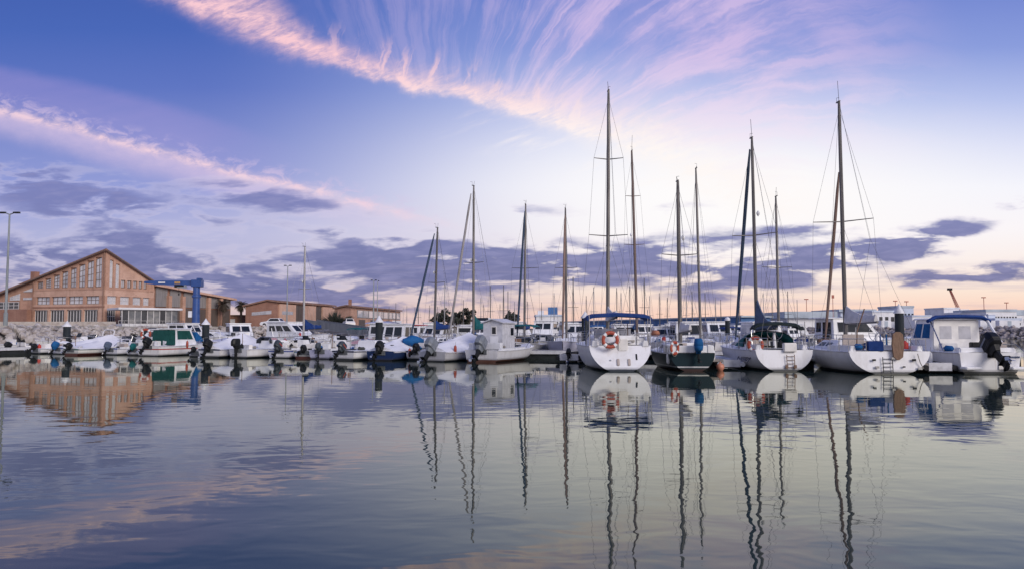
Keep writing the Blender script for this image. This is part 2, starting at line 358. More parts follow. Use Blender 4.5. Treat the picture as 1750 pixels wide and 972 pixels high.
# ---------------------------------------------------------------- mesh helpers
class MB:
    def __init__(s): s.bm = bmesh.new()
    def quad(s, *ps):
        return s.bm.faces.new([s.bm.verts.new(p) for p in ps])
    def box(s, c, size, rz=0.0, rx=0.0, taper=1.0):
        M = Matrix.Translation(c) @ Matrix.Rotation(rz, 4, 'Z') @ Matrix.Rotation(rx, 4, 'X')
        hx, hy, hz = size[0] / 2, size[1] / 2, size[2] / 2
        v = [s.bm.verts.new(M @ Vector((x * hx * (taper if z > 0 else 1), y * hy * (taper if z > 0 else 1), z * hz))) for z in (-1, 1) for y in (-1, 1) for x in (-1, 1)]
        for f in ((0, 2, 3, 1), (4, 5, 7, 6), (0, 1, 5, 4), (2, 6, 7, 3), (0, 4, 6, 2), (1, 3, 7, 5)):
            s.bm.faces.new([v[i] for i in f])
        return s
    def loft(s, rings, cap=True, closed=True, mi=0):
        vr = [[s.bm.verts.new(p) for p in r] for r in rings]
        n = len(vr[0])
        for a, b in zip(vr, vr[1:]):
            for i in range(n if closed else n - 1):
                j = (i + 1) % n
                f = s.bm.faces.new((a[i], a[j], b[j], b[i])); f.material_index = mi
        if cap and closed:
            for r in (vr[0][::-1], vr[-1]): s.bm.faces.new(r).material_index = mi
        return s
    def tube(s, pts, r, seg=6, closed=False):
        pts = [Vector(p) for p in pts]; n = len(pts); rings = []
        rs = r if isinstance(r, (list, tuple)) else [r] * n
        up = Vector((0, 0, 1))
        for i, p in enumerate(pts):
            if closed: d = pts[(i + 1) % n] - pts[i - 1]
            else: d = pts[min(i + 1, n - 1)] - pts[max(i - 1, 0)]
            d.normalize()
            a = d.cross(up)
            if a.length < 1e-3: a = d.cross(Vector((1, 0, 0)))
            a.normalize(); b = a.cross(d)
            rings.append([p + (a * math.cos(k * 2 * math.pi / seg) + b * math.sin(k * 2 * math.pi / seg)) * rs[i] for k in range(seg)])
        if closed: rings.append(rings[0])
        return s.loft(rings, cap=not closed)
    def lathe(s, prof, c=(0, 0, 0), seg=14):
        c = Vector(c)
        return s.loft([[c + Vector((r * math.cos(k * 2 * math.pi / seg), r * math.sin(k * 2 * math.pi / seg), z)) for k in range(seg)] for r, z in prof])
    def prism(s, poly, z0, z1):
        return s.loft([[(x, y, z0) for x, y in poly], [(x, y, z1) for x, y in poly]])
    def xf(s, M):
        bmesh.ops.transform(s.bm, matrix=M, verts=s.bm.verts); return s
    def build(s, name, mats, parent=None, smooth=35, loc=None, bevel=0.0):
        bm = s.bm
        bmesh.ops.remove_doubles(bm, verts=bm.verts, dist=1e-5)
        bmesh.ops.recalc_face_normals(bm, faces=bm.faces)
        if bevel: bmesh.ops.bevel(bm, geom=list(bm.edges), offset=bevel, segments=2, affect='EDGES', clamp_overlap=True)
        me = bpy.data.meshes.new(name); bm.to_mesh(me); bm.free()
        for m in (mats if isinstance(mats, (list, tuple)) else [mats]): me.materials.append(m)
        if smooth:
            me.polygons.foreach_set('use_smooth', [True] * len(me.polygons)); me.set_sharp_from_angle(angle=R(smooth))
        o = bpy.data.objects.new(name, me); C.objects.link(o)
        if parent: o.parent = parent
        if loc is not None: o.location = loc
        return o
def thing(name, label, cat, loc=(0, 0, 0), rz=0.0, group=None):
    o = bpy.data.objects.new(name, None); C.objects.link(o)
    o.location = loc; o.rotation_euler = (0, 0, rz); o['label'] = label; o['category'] = cat
    o.empty_display_size = 0.3
    if group: o['group'] = group
    return o
def tag(o, label, cat, group=None, kind=None):
    o['label'] = label; o['category'] = cat
    if group: o['group'] = group
    if kind: o['kind'] = kind
    return o
def structure(o): o['kind'] = 'structure'; return o
def bil(q, u, v):
    a, b, c, d = [Vector(p) for p in q]
    return (a * (1 - u) + b * u) * (1 - v) + (d * (1 - u) + c * u) * v
def panel(mb, q, u0, u1, v0, v1, off=.012, th=.03):
    """a slab on the face q = (lower left, lower right, upper right, upper left), seen from outside"""
    p = [bil(q, u0, v0), bil(q, u1, v0), bil(q, u1, v1), bil(q, u0, v1)]
    n = (p[1] - p[0]).cross(p[3] - p[0]).normalized()
    mb.loft([[x + n * (off - th) for x in p], [x + n * off for x in p]])
def window(q, u0, u1, v0, v1, parent, glass=None, frame=None, fw=.05, name='window'):
    """a framed window: frame part with its pane"""
    o = None
    if frame:
        m = MB(); panel(m, q, u0, u1, v0, v1, .018, .035); o = m.build(name, frame, parent, smooth=0)
        w = (bil(q, u1, v0) - bil(q, u0, v0)).length; h = (bil(q, u0, v1) - bil(q, u0, v0)).length
        fu, fv = fw / max(w, .01) * (u1 - u0), fw / max(h, .01) * (v1 - v0)
        m = MB(); panel(m, q, u0 + fu, u1 - fu, v0 + fv, v1 - fv, .026, .03); m.build('pane', glass or GLASS, o, smooth=0)
    else:
        m = MB(); panel(m, q, u0, u1, v0, v1); o = m.build(name, glass or GLASS, parent, smooth=0)
    return o
def frustum(mb, wb, wt, y0, y1, z0, z1, rake0=0.0, rake1=0.0, cx=0.0):
    """a cabin: rake0 leans the stern face forward, rake1 leans the bow face aft; returns its faces"""
    lo = [(cx - wb / 2, y0, z0), (cx + wb / 2, y0, z0), (cx + wb / 2, y1, z0), (cx - wb / 2, y1, z0)]
    hi = [(cx - wt / 2, y0 + rake0, z1), (cx + wt / 2, y0 + rake0, z1), (cx + wt / 2, y1 - rake1, z1), (cx - wt / 2, y1 - rake1, z1)]
    mb.loft([lo, hi])
    return dict(stern=(lo[0], lo[1], hi[1], hi[0]), right=(lo[1], lo[2], hi[2], hi[1]), bow=(lo[2], lo[3], hi[3], hi[2]), left=(lo[3], lo[0], hi[0], hi[3]))

# ---------------------------------------------------------------- boats
class Hull:
    def __init__(s, L, B, fs, fb, tw=.85, draft=.3, sail=False, rake=0.0, stem=.12):
        s.L, s.B, s.fs, s.fb, s.tw, s.draft, s.sail, s.rake, s.stem = L, B, fs, fb, tw, draft, sail, rake, stem
    def hb(s, t):
        if t < .45: return s.B / 2 * (s.tw + (1 - s.tw) * math.sin(math.pi / 2 * t / .45))
        q = (t - .45) / .55
        return s.B / 2 * max(.015, math.cos(math.pi / 2 * q ** 1.55))
    def sheer(s, t): return s.fs + (s.fb - s.fs) * t ** 1.8 - .04 * math.sin(math.pi * t)
    def keel(s, t):
        if s.sail: return -s.draft * math.sin(math.pi * min(1, .04 + .9 * t)) ** .7 + .02
        return -s.draft * (1 - max(0, (t - .6) / .4) ** 2) + max(0, (t - .75) / .25) ** 2 * .3 * s.fb
    def sec(s, t, m=8):
        hb, zs, zk = s.hb(t), s.sheer(t), s.keel(t); pts = []
        for i in range(m + 1):
            u = i / m
            if s.sail:
                a = u * math.pi / 2; x = hb * math.sin(a) ** .95; z = zk + (zs - zk) * (1 - math.cos(a)) ** .95
            else:
                ch = .04 + .3 * t ** 2
                if u < .4: x = hb * (.9 - .25 * t * t) * u / .4; z = zk + (ch - zk) * (u / .4)
                else:
                    q = (u - .4) / .6; x = hb * (.9 - .25 * t * t + (.1 + .25 * t * t) * q ** .8); z = ch + (zs - ch) * q
            y = s.L * t + s.stem * s.L * max(0, t - .7) / .3 * (max(0, z) / max(zs, .1) - 1) * .9
            if t < .12: y += s.rake * (max(z, -.1) / zs) * (1 - t / .12)
            pts.append(Vector((x, y, z)))
        return pts
    def build(s, name, mats, parent):
        mb = MB(); ts = [0, .04, .1, .2, .3, .42, .54, .66, .77, .86, .93, .975, 1.0]; rings = []
        for t in ts:
            p = s.sec(t); rings.append([Vector((-q.x, q.y, q.z)) for q in p[::-1]] + p[1:])
        mb.loft(rings, closed=False, cap=False)
        mb.bm.faces.new([mb.bm.verts.new(p) for p in rings[0]])
        return mb.build(name, mats, parent, smooth=38)
    def edge(s, t, inset=0.0, dz=0.0, side=1):
        p = s.sec(t)[-1]; return Vector((side * max(0, p.x - inset), p.y, p.z + dz))
    def deck(s, name, m, parent, dz=-.02, t0=0.0, t1=1.0, crown=.05):
        mb = MB(); rings = []
        for i in range(13):
            t = t0 + (t1 - t0) * i / 12
            e = s.edge(t, .012, dz)
            rings.append([Vector((-e.x, e.y, e.z)), Vector((-e.x * .5, e.y, e.z + crown * .8)), Vector((0, e.y, e.z + crown)), Vector((e.x * .5, e.y, e.z + crown * .8)), e])
        mb.loft(rings, closed=False, cap=False); return mb.build(name, m, parent)
    def rubrail(s, m, parent, r=.03, dz=-.03):
        mb = MB(); pts = [s.edge(t, -.01, dz, -1) for t in [i / 14 for i in range(15)]]
        pts = pts[:-1] + [s.edge(1, 0, dz)] + [s.edge(t, -.01, dz, 1) for t in [i / 14 for i in range(14)][::-1]]
        mb.tube(pts, r, 5); return mb.build('rub_rail', m, parent)
    def cover(s, m, parent, t0, t1, h, peak=.35, inset=0.0, name='cover', droop=.10, seed=1, h0=.1):
        """a tarpaulin tented over a ridge pole and tied down over the gunwale"""
        rnd = random.Random(seed); mb = MB(); rings = []
        for i in range(15):
            a = i / 14; t = t0 + (t1 - t0) * a; e = s.edge(t, inset)
            pk = h0 + (h - h0) * (a / peak) ** .8 if a < peak else h * (1 - ((a - peak) / (1 - peak)) ** 1.25) + .06
            row = []
            for k in range(-5, 6):
                q = k / 5; w = abs(q)
                z = e.z + pk * (1 - w) ** 1.15 + .03 - (droop if w == 1 else 0) + rnd.uniform(-.025, .025)
                row.append(Vector((q * (e.x + .035), e.y, z)))
            rings.append(row)
        mb.loft(rings, closed=False, cap=False)
        n = len(rings[0])
        for r in (rings[0], rings[-1]):
            b = [Vector((p.x, p.y, s.edge(t0 if r is rings[0] else t1).z - droop)) for p in r]
            mb.loft([r, b], closed=False, cap=False)
        return mb.build(name, m, parent, smooth=60)

def outboard(parent, loc, tilt=0, m=None, cover=None, s=1.0, accent=None):
    """an outboard motor: cowling on a clamp with leg, cavitation plate and propeller; tilt in degrees swings the leg up behind"""
    e = MB(); rings = []
    for z, wx, y0, y1 in ((-.06, .10, -.13, .16), (.08, .13, -.22, .2), (.12, .175, -.34, .24), (.20, .185, -.37, .26), (.22, .178, -.355, .25), (.24, .185, -.37, .26), (.42, .175, -.36, .27), (.56, .15, -.27, .25), (.60, .10, -.18, .18)):
        rings.append([(wx * c * s, ((y0 + y1) / 2 + (y1 - y0) / 2 * d) * s, z * s) for c, d in ((-.55, -1), (.55, -1), (1, -.6), (1, .6), (.55, 1), (-.55, 1), (-1, .6), (-1, -.6))])
    e.loft(rings)
    M = Matrix.Translation(loc) @ Matrix.Rotation(-R(tilt), 4, 'X')
    if not cover:
        cow = e.xf(M).build('outboard_motor', m or BLACK, parent, smooth=32)
    else:
        bmesh.ops.scale(e.bm, vec=(1.18, 1.12, 1.12), verts=e.bm.verts)
        for v in e.bm.verts:
            if v.co.z < .15 * s: v.co.z -= .14 * s; v.co.x *= .9
        cow = e.xf(M).build('outboard_motor', cover, parent, smooth=60)
    l = MB(); l.loft([[(wx * c * s, (yy + wy * d) * s, z * s) for c, d in ((-1, 0), (-.5, -1), (.5, -1), (1, 0), (.5, 1), (-.5, 1))] for z, wx, wy, yy in ((.1, .09, .13, 0), (-.1, .07, .11, 0), (-.5, .05, .1, -.02), (-.72, .035, .09, -.03))])
    l.xf(M).build('leg', BLACK, cow)
    l = MB(); l.box((0, -.08 * s, -.46 * s), (.2 * s, .36 * s, .025 * s)); l.xf(M).build('cavitation_plate', BLACK, cow, smooth=0)
    l = MB(); l.lathe([(.01, -.22), (.05, -.16), (.055, 0.05), (.02, .16), (.005, .18)], seg=8); l.xf(Matrix.Rotation(R(90), 4, 'X')); l.xf(Matrix.Scale(s, 4)); l.xf(M @ Matrix.Translation((0, -.06 * s, -.64 * s))).build('gearcase', BLACK, cow)
    l = MB()
    for k in range(3):
        a = k * 2.094; c, d = math.cos(a), math.sin(a)
        l.loft([[(c * .03 - d * w * .4, y, d * .03 + c * w * .4), (c * .09 - d * w, y + w * .5, d * .09 + c * w), (c * .15 - d * w * .3, y, d * .15 + c * w * .3)] for w, y in ((-.06, .0), (.06, .02))])
    l.lathe([(.035, -.03), (.03, .03)], seg=6)
    l.xf(Matrix.Scale(s, 4)); l.xf(M @ Matrix.Translation((0, -.27 * s, -.64 * s))).build('propeller', METAL if tilt else BLACK, cow)
    l = MB(); l.box((0, .2 * s, .0), (.24 * s, .12 * s, .34 * s)); l.xf(Matrix.Translation(loc)).build('clamp', BLACK, cow, smooth=0)
    if accent:
        l = MB(); l.box((0, .0, .36 * s), (.385 * s, .40 * s, .06 * s)); l.xf(M).build('decal_band', accent, cow, smooth=0)
    return cow

def bow_rail(h, parent, t0=.55, t1=.985, hh=.42, m=None, r=.018):
    mb = MB(); n = 8; side = []
    for sgn in (-1, 1):
        pts = [h.edge(t0 + (t1 - t0) * i / n, .07, hh * min(1, .25 + i / 2), sgn) for i in range(n + 1)]
        side.append(pts)
    mb.tube(side[0] + side[1][::-1], r, 5)
    for pts, sgn in zip(side, (-1, 1)):
        for i in (0, 2, 4, 6): mb.tube([pts[i], h.edge(t0 + (t1 - t0) * i / n, .07, -.02, sgn)], r * .9, 4)
    return mb.build('bow_rail', m or METAL, parent)

def windscreen(h, parent, y, w, z0, hh, rake=.25, wrap=.5, m=None):
    mb = MB(); bot = [(-w / 2, y - wrap, z0), (-w / 2 * .82, y, z0), (w / 2 * .82, y, z0), (w / 2, y - wrap, z0)]
    top = [(-w / 2 * .94, y - wrap - .02, z0 + hh * .55), (-w / 2 * .76, y - rake, z0 + hh), (w / 2 * .76, y - rake, z0 + hh), (w / 2 * .94, y - wrap - .02, z0 + hh * .55)]
    g = MB()
    for i in range(3):
        a, b, c, d = Vector(bot[i]), Vector(bot[i + 1]), Vector(top[i + 1]), Vector(top[i]); nrm = (b - a).cross(d - a).normalized() * .012
        g.loft([[a, b, c, d], [a + nrm, b + nrm, c + nrm, d + nrm]])
    o = g.build('windscreen', m or GLASS, parent, smooth=0)
    mb.tube(top, .022, 5); 
    for a, b in zip(bot, top): mb.tube([a, b], .02, 4)
    mb.build('frame', METAL, o)
    return o

def motorboat(name, label, loc, heading, L=5, B=1.9, fs=.6, fb=.85, hm=None, cat='motorboat', group=None, rail=True, motor=None, cover=None, cabin=None, screen=None, seats=False, console=False, canopy=None, rub=None, deckm=None, cuddy=None, arch=False, tw=.86, fly=False):
    o = thing(name, label, cat, loc, -R(heading), group)
    h = Hull(L, B, fs, fb, tw=tw, rake=-.06)
    h.build('hull', hm or HULLW, o); h.deck('deck', deckm or GEL, o); h.rubrail(rub or GREYW, o)
    ez = lambda y: h.sheer(max(0, min(1, y / L)))
    if cuddy:
        y0, y1, hh = cuddy; mb = MB(); w = h.hb((y0 + .1) / L) * 2 * .84
        fc = frustum(mb, w, w * .8, y0, y1, ez(y0) - .08, ez(y0) + hh, .05, (y1 - y0) * .55)
        c = mb.build('cuddy_cabin', GEL, o, smooth=0, bevel=.03)
        for sd_ in ('left', 'right'): window(fc[sd_], .16, .62, .34, .78, c) if sd_ == 'right' else window(fc[sd_], .38, .84, .34, .78, c)
        window(fc['bow'], .3, .7, .3, .55, c, name='hatch')
    if cabin:
        y0, y1, z1 = cabin['y0'], cabin['y1'], cabin['z1']; w = cabin.get('w', h.hb(y0 / L) * 2 * .86); mb = MB()
        fc = frustum(mb, w, w * .9, y0, y1, ez(y0) - .1, z1, cabin.get('r0', .03), cabin.get('r1', .35))
        cm = cabin.get('m', GEL); c = mb.build('cabin', cm, o, smooth=0, bevel=.02)
        r = MB(); wt = w * .9 + .16
        r.loft([[(sx_ * wt / 2 * k, yy, z1 + zz) for sx_, yy in ((-1, y0 - cabin.get('oh', .18)), (1, y0 - cabin.get('oh', .18)), (1, y1 - cabin.get('r1', .35) + .12), (-1, y1 - cabin.get('r1', .35) + .12))] for k, zz in ((1, .004), (1, .05), (.9, .09))])
        r.build('roof', cabin.get('roof', cm), c, smooth=0)
        gl_ = cabin.get('glass', GLASS); v0, v1 = cabin.get('v', (.5, .88))
        nside = cabin.get('n', 2)
        for sd_ in ('left', 'right'):
            for k in range(nside): window(fc[sd_], .08 + k * .84 / nside + .02, .08 + (k + 1) * .84 / nside - .02, v0, v1, c, gl_, cabin.get('frame', GREYW), .03)
        for k in range(2): window(fc['bow'], .08 + k * .42 + .02, .5 + k * .42 - .02, v0, v1, c, gl_, cabin.get('frame', GREYW), .03)
        if cabin.get('stern', True):
            window(fc['stern'], .08, .36, v0, v1, c, gl_, cabin.get('frame', GREYW), .03)
            d = window(fc['stern'], .42, .9, .06, v1 + .02, c, cabin.get('door', gl_), cabin.get('frame', GREYW), .05, name='door')
        if fly:
            f = MB(); frustum(f, w * .86, w * .8, y0 - .3, y1 - .9, z1 + .1, z1 + .62, .0, .25); fb_ = f.build('flybridge', GEL, o, smooth=0, bevel=.03)
            f = MB(); f.box((0, y0 + .3, z1 + .8), (w * .5, .12, .35)); f.build('seat_back', GEL, fb_, smooth=0)
            f = MB(); f.loft([[(-w * .36, y1 - 1.35, z1 + .62), (w * .36, y1 - 1.35, z1 + .62), (w * .3, y1 - 1.6, z1 + .95), (-w * .3, y1 - 1.6, z1 + .95)], [(-w * .36, y1 - 1.33, z1 + .62), (w * .36, y1 - 1.33, z1 + .62), (w * .3, y1 - 1.58, z1 + .95), (-w * .3, y1 - 1.58, z1 + .95)]]); f.build('windscreen', GLASS, fb_, smooth=0)
    if screen: windscreen(h, o, screen[0], screen[1], ez(screen[0]) + .02 + (screen[3] if len(screen) > 3 else 0), screen[2])
    if console:
        mb = MB(); frustum(mb, .62, .5, L * .42, L * .58, ez(L * .4) - .05, ez(L * .4) + .62, .02, .2); c = mb.build('console', GEL, o, smooth=0, bevel=.03)
        mb = MB(); mb.loft([[(-.26, L * .55, ez(L * .4) + .6), (.26, L * .55, ez(L * .4) + .6), (.22, L * .52, ez(L * .4) + .92), (-.22, L * .52, ez(L * .4) + .92)], [(-.26, L * .56, ez(L * .4) + .6), (.26, L * .56, ez(L * .4) + .6), (.22, L * .53, ez(L * .4) + .92), (-.22, L * .53, ez(L * .4) + .92)]]); mb.build('windscreen', GLASS, c, smooth=0)
    if seats:
        mb = MB(); mb.box((0, L * .22, ez(.2) + .08), (B * .7, .42, .24)); mb.build('seat', GELW, o, smooth=0, bevel=.03)
        mb = MB(); mb.box((0, L * .22 - .22, ez(.2) + .3), (B * .68, .1, .34)); mb.build('backrest', GELW, o, smooth=0, bevel=.03)
    if cover:
        h.cover(cover['m'], o, cover.get('t0', .02), cover.get('t1', .98), cover.get('h', .55), cover.get('peak', .35), seed=cover.get('seed', 1), h0=cover.get('h0', .1))
    if canopy:
        y0, y1, z, m_ = canopy; mb = MB(); w = h.hb(.3) * 2 * .8; rings = []
        for i in range(7):
            a = i / 6; yy = y0 + (y1 - y0) * a; zz = z + .1 * math.sin(math.pi * a)
            rings.append([(w / 2 * c, yy, zz + d) for c, d in ((-1, -.1), (-.85, .03), (-.4, .08), (.4, .08), (.85, .03), (1, -.1), (.85, .0), (.4, .05), (-.4, .05), (-.85, .0))])
        mb.loft(rings); cn = mb.build('canopy', m_, o)
        for yy in (y0 + .1, y1 - .1):
            for sg in (-1, 1):
                mb = MB(); mb.tube([(sg * w / 2 * .97, yy, z - .06), (sg * w / 2, (y0 + y1) / 2 + (yy - (y0 + y1) / 2) * .5, ez(y0) - .03)], .018, 5); mb.build('canopy_pole', METAL, cn)
    if arch:
        mb = MB(); w = B * .8; zz = ez(L * .2); mb.tube([(-w / 2, L * .2, zz), (-w / 2 * .92, L * .16, zz + .9), (-w / 2 * .7, L * .15, zz + 1.1), (w / 2 * .7, L * .15, zz + 1.1), (w / 2 * .92, L * .16, zz + .9), (w / 2, L * .2, zz)], .045, 6); mb.build('radar_arch', GEL, o)
    if rail: bow_rail(h, o)
    if motor:
        mb = MB(); mb.box((0, -.05, fs - .12), (.74, .06, .26)); mb.build('dark_well_panel', INTER, o, smooth=0)  # flat dark slab paints the shaded cut-out behind the motor
        for k, mx in enumerate(motor.get('x', (0,))):
            outboard(o, (mx, -.22 - (.1 if motor.get('tilt', 0) else 0), fs + motor.get('dz', .02)), motor.get('tilt', 0), motor.get('m', BLACK), motor.get('cover'), motor.get('s', 1.0), motor.get('accent'))
    o['_h'] = 0
    del o['_h']
    return o, h

def mast_part(o, x, y, z0, z1, r, m, lean=0.0, spreaders=(), antenna=.6, tilt=0.0):
    mb = MB(); top = Vector((x + lean, y - .15, z1)); bot = Vector((x, y, z0))
    mb.tube([bot, bot.lerp(top, .5), bot.lerp(top, .92), top], [r, r, r * .85, r * .62], 8); ms = mb.build('mast', m, o)
    for z, hw in spreaders:
        t = (z - z0) / (z1 - z0); c = bot.lerp(top, t)
        for sg in (-1, 1):
            mb = MB(); mb.tube([c, c + Vector((sg * hw, -.12, .06 + sg * tilt))], [.034, .022], 5); mb.build('spreader', m, ms)
    hl_ = MB(); hl_.tube([bot + Vector((.05, -r - .09, .3)), bot.lerp(top, .5) + Vector((.03, -r - .05, 0)), top + Vector((0, -r * .6, -.1))], .008, 4); hl_.build('halyard', ROPE, ms)
    if antenna:
        mb = MB(); mb.tube([top, top + Vector((-.05, 0, antenna))], .012, 4); mb.build('antenna', WIRE, ms)
        mb = MB(); mb.box(top + Vector((0, .1, .04)), (.09, .38, .05)); mb.build('masthead_fitting', m, ms, smooth=0)
        if random.random() < .3: mb = MB(); c_ = bot.lerp(top, random.uniform(.5, .75)); mb.lathe([(.01, -.16), (.09, -.05), (.09, .05), (.01, .16)], c_ + Vector((r + .12, -.05, 0)), 8); mb.build('radar_reflector', GEL, ms)
        mb = MB(); mb.tube([top + Vector((.0, .28, .05)), top + Vector((0, .3, .3)), top + Vector((.14, .3, .32))], .012, 4); mb.build('wind_vane', WIRE, ms)
    return bot, top, ms
def rig_wires(o, h, bot, top, spreaders, r=.0065, mast_y=None, backstay=True, tilt=0.0):
    mb = MB(); t = bot.y / h.L
    for sg in (-1, 1):
        ch = h.edge(min(.95, max(.02, (bot.y - .25) / h.L)), .06, 0, sg); pts = [ch]
        for z, hw in spreaders:
            q = (z - bot.z) / (top.z - bot.z); c = bot.lerp(top, q); pts.append(c + Vector((sg * hw, -.12, .06 + sg * tilt)))
        pts.append(bot.lerp(top, .97)); mb.tube(pts, r, 4)
        mb.tube([h.edge(max(.02, (bot.y - .5) / h.L), .06, 0, sg), bot.lerp(top, .5 if not spreaders else (spreaders[0][0] - bot.z) / (top.z - bot.z) - .01)], r, 4)
        if backstay: mb.tube([h.edge(.02, .25, 0, sg), Vector((sg * .02, bot.y * .35, top.z * .45)), top], r, 4)
    mb.tube([h.edge(.985, 0, .05), top], r, 4)
    return mb.build('rigging', WIRE, o)
def furled(o, p0, p1, m, r=.075):
    mb = MB(); a, b = Vector(p0), Vector(p1); n = 10
    mb.tube([a.lerp(b, i / n) + Vector((0, 0, -.06 * math.sin(math.pi * i / n))) for i in range(n + 1)], [r * (.5 + 1.0 * (i / n) ** .4 * (1 - (i / n)) ** .3) if i < n else r * .45 for i in range(n + 1)], 7)
    return mb.build('furled_headsail', m, o)
def boom_cover(o, y0, z0, y1, z1, hgt, m, wid=.16):
    """mainsail flaked on the boom under its cover, tall at the mast"""
    rings = []; rnd = random.Random(3)
    for i in range(11):
        a = i / 10; y = y0 + (y1 - y0) * a; z = z0 + (z1 - z0) * a; hh = (hgt * (1 - a) ** 2.6 + .24) + rnd.uniform(-.03, .03); w = wid * (1 - .4 * a)
        rings.append([(w * math.cos(k * math.pi / 5) * (1 if math.sin(k * math.pi / 5) <= 0 else (1 - .5 * math.sin(k * math.pi / 5))), y, z + (hh * math.sin(k * math.pi / 5) if math.sin(k * math.pi / 5) > 0 else .1 * math.sin(k * math.pi / 5))) for k in range(10)])
    mb = MB(); mb.loft(rings); s = mb.build('sail_cover', m, o, smooth=60)
    mb = MB(); mb.tube([(0, y0 + .05, z0 - .1), (0, y1 - .15, z1 - .1)], .055, 7); mb.build('boom', ALU, o)
    return s
def pushpit(h, parent, t1=.16, hh=.55, r=.018):
    for sg in (-1, 1):
        pts = [h.edge(t1, .08, hh, sg), h.edge(.03, .08, hh, sg), h.edge(.012, h.hb(0) * .45, hh, sg)]
        mb = MB(); mb.tube(pts, r, 5)
        for p, q in zip(pts, (h.edge(t1, .08, -.02, sg), h.edge(.03, .08, -.02, sg), h.edge(.012, h.hb(0) * .45, -.02, sg))): mb.tube([p, q], r, 4)
        mb.tube([p - Vector((0, 0, hh * .5)) for p in pts], r * .6, 4); mb.build('stern_rail', METAL, parent)
def lifelines(h, parent, t0=.16, t1=.9, n=6, hh=.58):
    mb = MB()
    for sg in (-1, 1):
        tops = [h.edge(t0 + (t1 - t0) * i / n, .07, hh, sg) for i in range(n + 1)]
        for k, p in enumerate(tops): mb.tube([p, h.edge(t0 + (t1 - t0) * k / n, .07, -.02, sg)], .013, 4)
        mb.tube(tops, .008, 4); mb.tube([p - Vector((0, 0, hh * .45)) for p in tops], .007, 4)
    return mb.build('lifelines', METAL, parent)
def bimini(o, y0, y1, z, w, m, sag=.28, legs=True, zd=1.0, thick=.05):
    rings = []
    for i in range(7):
        a = i / 6; y = y0 + (y1 - y0) * a; up = .07 * math.sin(math.pi * a); row = []
        xs = [-1, -.93, -.8, -.5, 0, .5, .8, .93, 1]
        zz = [-sag, -sag * .55, -sag * .28, -.04, 0, -.04, -sag * .28, -sag * .55, -sag]
        row = [(w / 2 * q, y, z + up + d) for q, d in zip(xs, zz)] + [(w / 2 * q * .975, y, z + up + d - thick) for q, d in zip(xs[::-1], zz[::-1])]
        rings.append(row)
    mb = MB(); mb.loft(rings); b = mb.build('bimini', m, o)
    if legs:
        for sg in (-1, 1):
            for yy in (y0 + .08, y1 - .08):
                mb = MB(); mb.tube([(sg * w / 2 * .97, yy, z - sag * .7), (sg * w / 2 * .99, (y0 + y1) / 2, zd)], .018, 5); mb.build('bimini_pole', METAL, b)
    return b
def sprayhood(o, y0, y1, z0, z1, w, m):
    """an arched folding hood open aft, window band forward"""
    rings = []
    for i in range(7):
        a = i / 6; y = y0 + (y1 - y0) * a; hh = (z1 - z0) * math.cos(a * math.pi / 2 * .94) ** .7
        rings.append([(w / 2 * math.cos(k * math.pi / 10) * (1 - .12 * a), y, z0 + hh * math.sin(k * math.pi / 10) ** .6) for k in range(11)])
    mb = MB(); mb.loft(rings, closed=False, cap=False)
    inner = [[(p[0] * .96, p[1], z0 + (p[2] - z0) * .94) for p in r] for r in rings]; mb.loft(inner, closed=False, cap=False)
    return mb.build('sprayhood', m, o)
def sailboat(name, label, loc, heading, L, B, fs, fb, hm, mast, group=None, cabin=None, tw=.8, rake=.35, draft=.45, deckm=None, wires=True, cat='sailboat', rails=True):
    """mast: dict(y, z, r, m, spr, lean); returns the thing and its hull"""
    o = thing(name, label, cat, loc, -R(heading), group)
    h = Hull(L, B, fs, fb, tw=tw, draft=draft, sail=True, rake=rake, stem=.1)
    h.build('hull', hm, o); h.deck('deck', deckm or GEL, o, crown=.07); h.rubrail(GREYW, o, r=.025)
    c0, c1, ch = cabin or (L * .34, L * .72, .42)
    z0 = h.sheer(c0 / L) - .05; mb = MB(); w = h.hb(c0 / L) * 2 * .66
    fc = frustum(mb, w, w * .8, c0, c1, z0, z0 + ch, .04, (c1 - c0) * .3); c = mb.build('cabin_trunk', GEL, o, smooth=0, bevel=.04)
    for sd_ in ('left', 'right'):
        for k in range(2): window(fc[sd_], .12 + .34 * k, .38 + .34 * k, .4, .76, c)
    m = MB(); panel(m, fc['stern'], .36, .64, .1, .98, .015); m.build('companionway', BEIGE, c, smooth=0)
    for sg in (-1, 1):     # cockpit coamings
        mb = MB(); mb.loft([[(sg * (h.hb(.1) - d), y, z) for d, z in ((.18, h.sheer(.1) - .05), (.22, h.sheer(.1) + .24), (.42, h.sheer(.1) + .24), (.48, h.sheer(.1) - .05))] for y in (L * .05, L * .14, c0)]); mb.build('cockpit_coaming', GEL, o, smooth=0, bevel=.02)
    bot, top, ms = mast_part(o, 0, mast['y'], z0 + .1, mast['z'], mast.get('r', .085), mast.get('m', ALU), mast.get('lean', 0), mast.get('spr', ()), mast.get('ant', .6), mast.get('tilt', 0))
    if wires: rig_wires(o, h, bot, top, mast.get('spr', ()), backstay=mast.get('backstay', True), tilt=mast.get('tilt', 0))
    if rails:
        pushpit(h, o); lifelines(h, o); bow_rail(h, o, .86, .99, .55)
    return o, h, bot, top
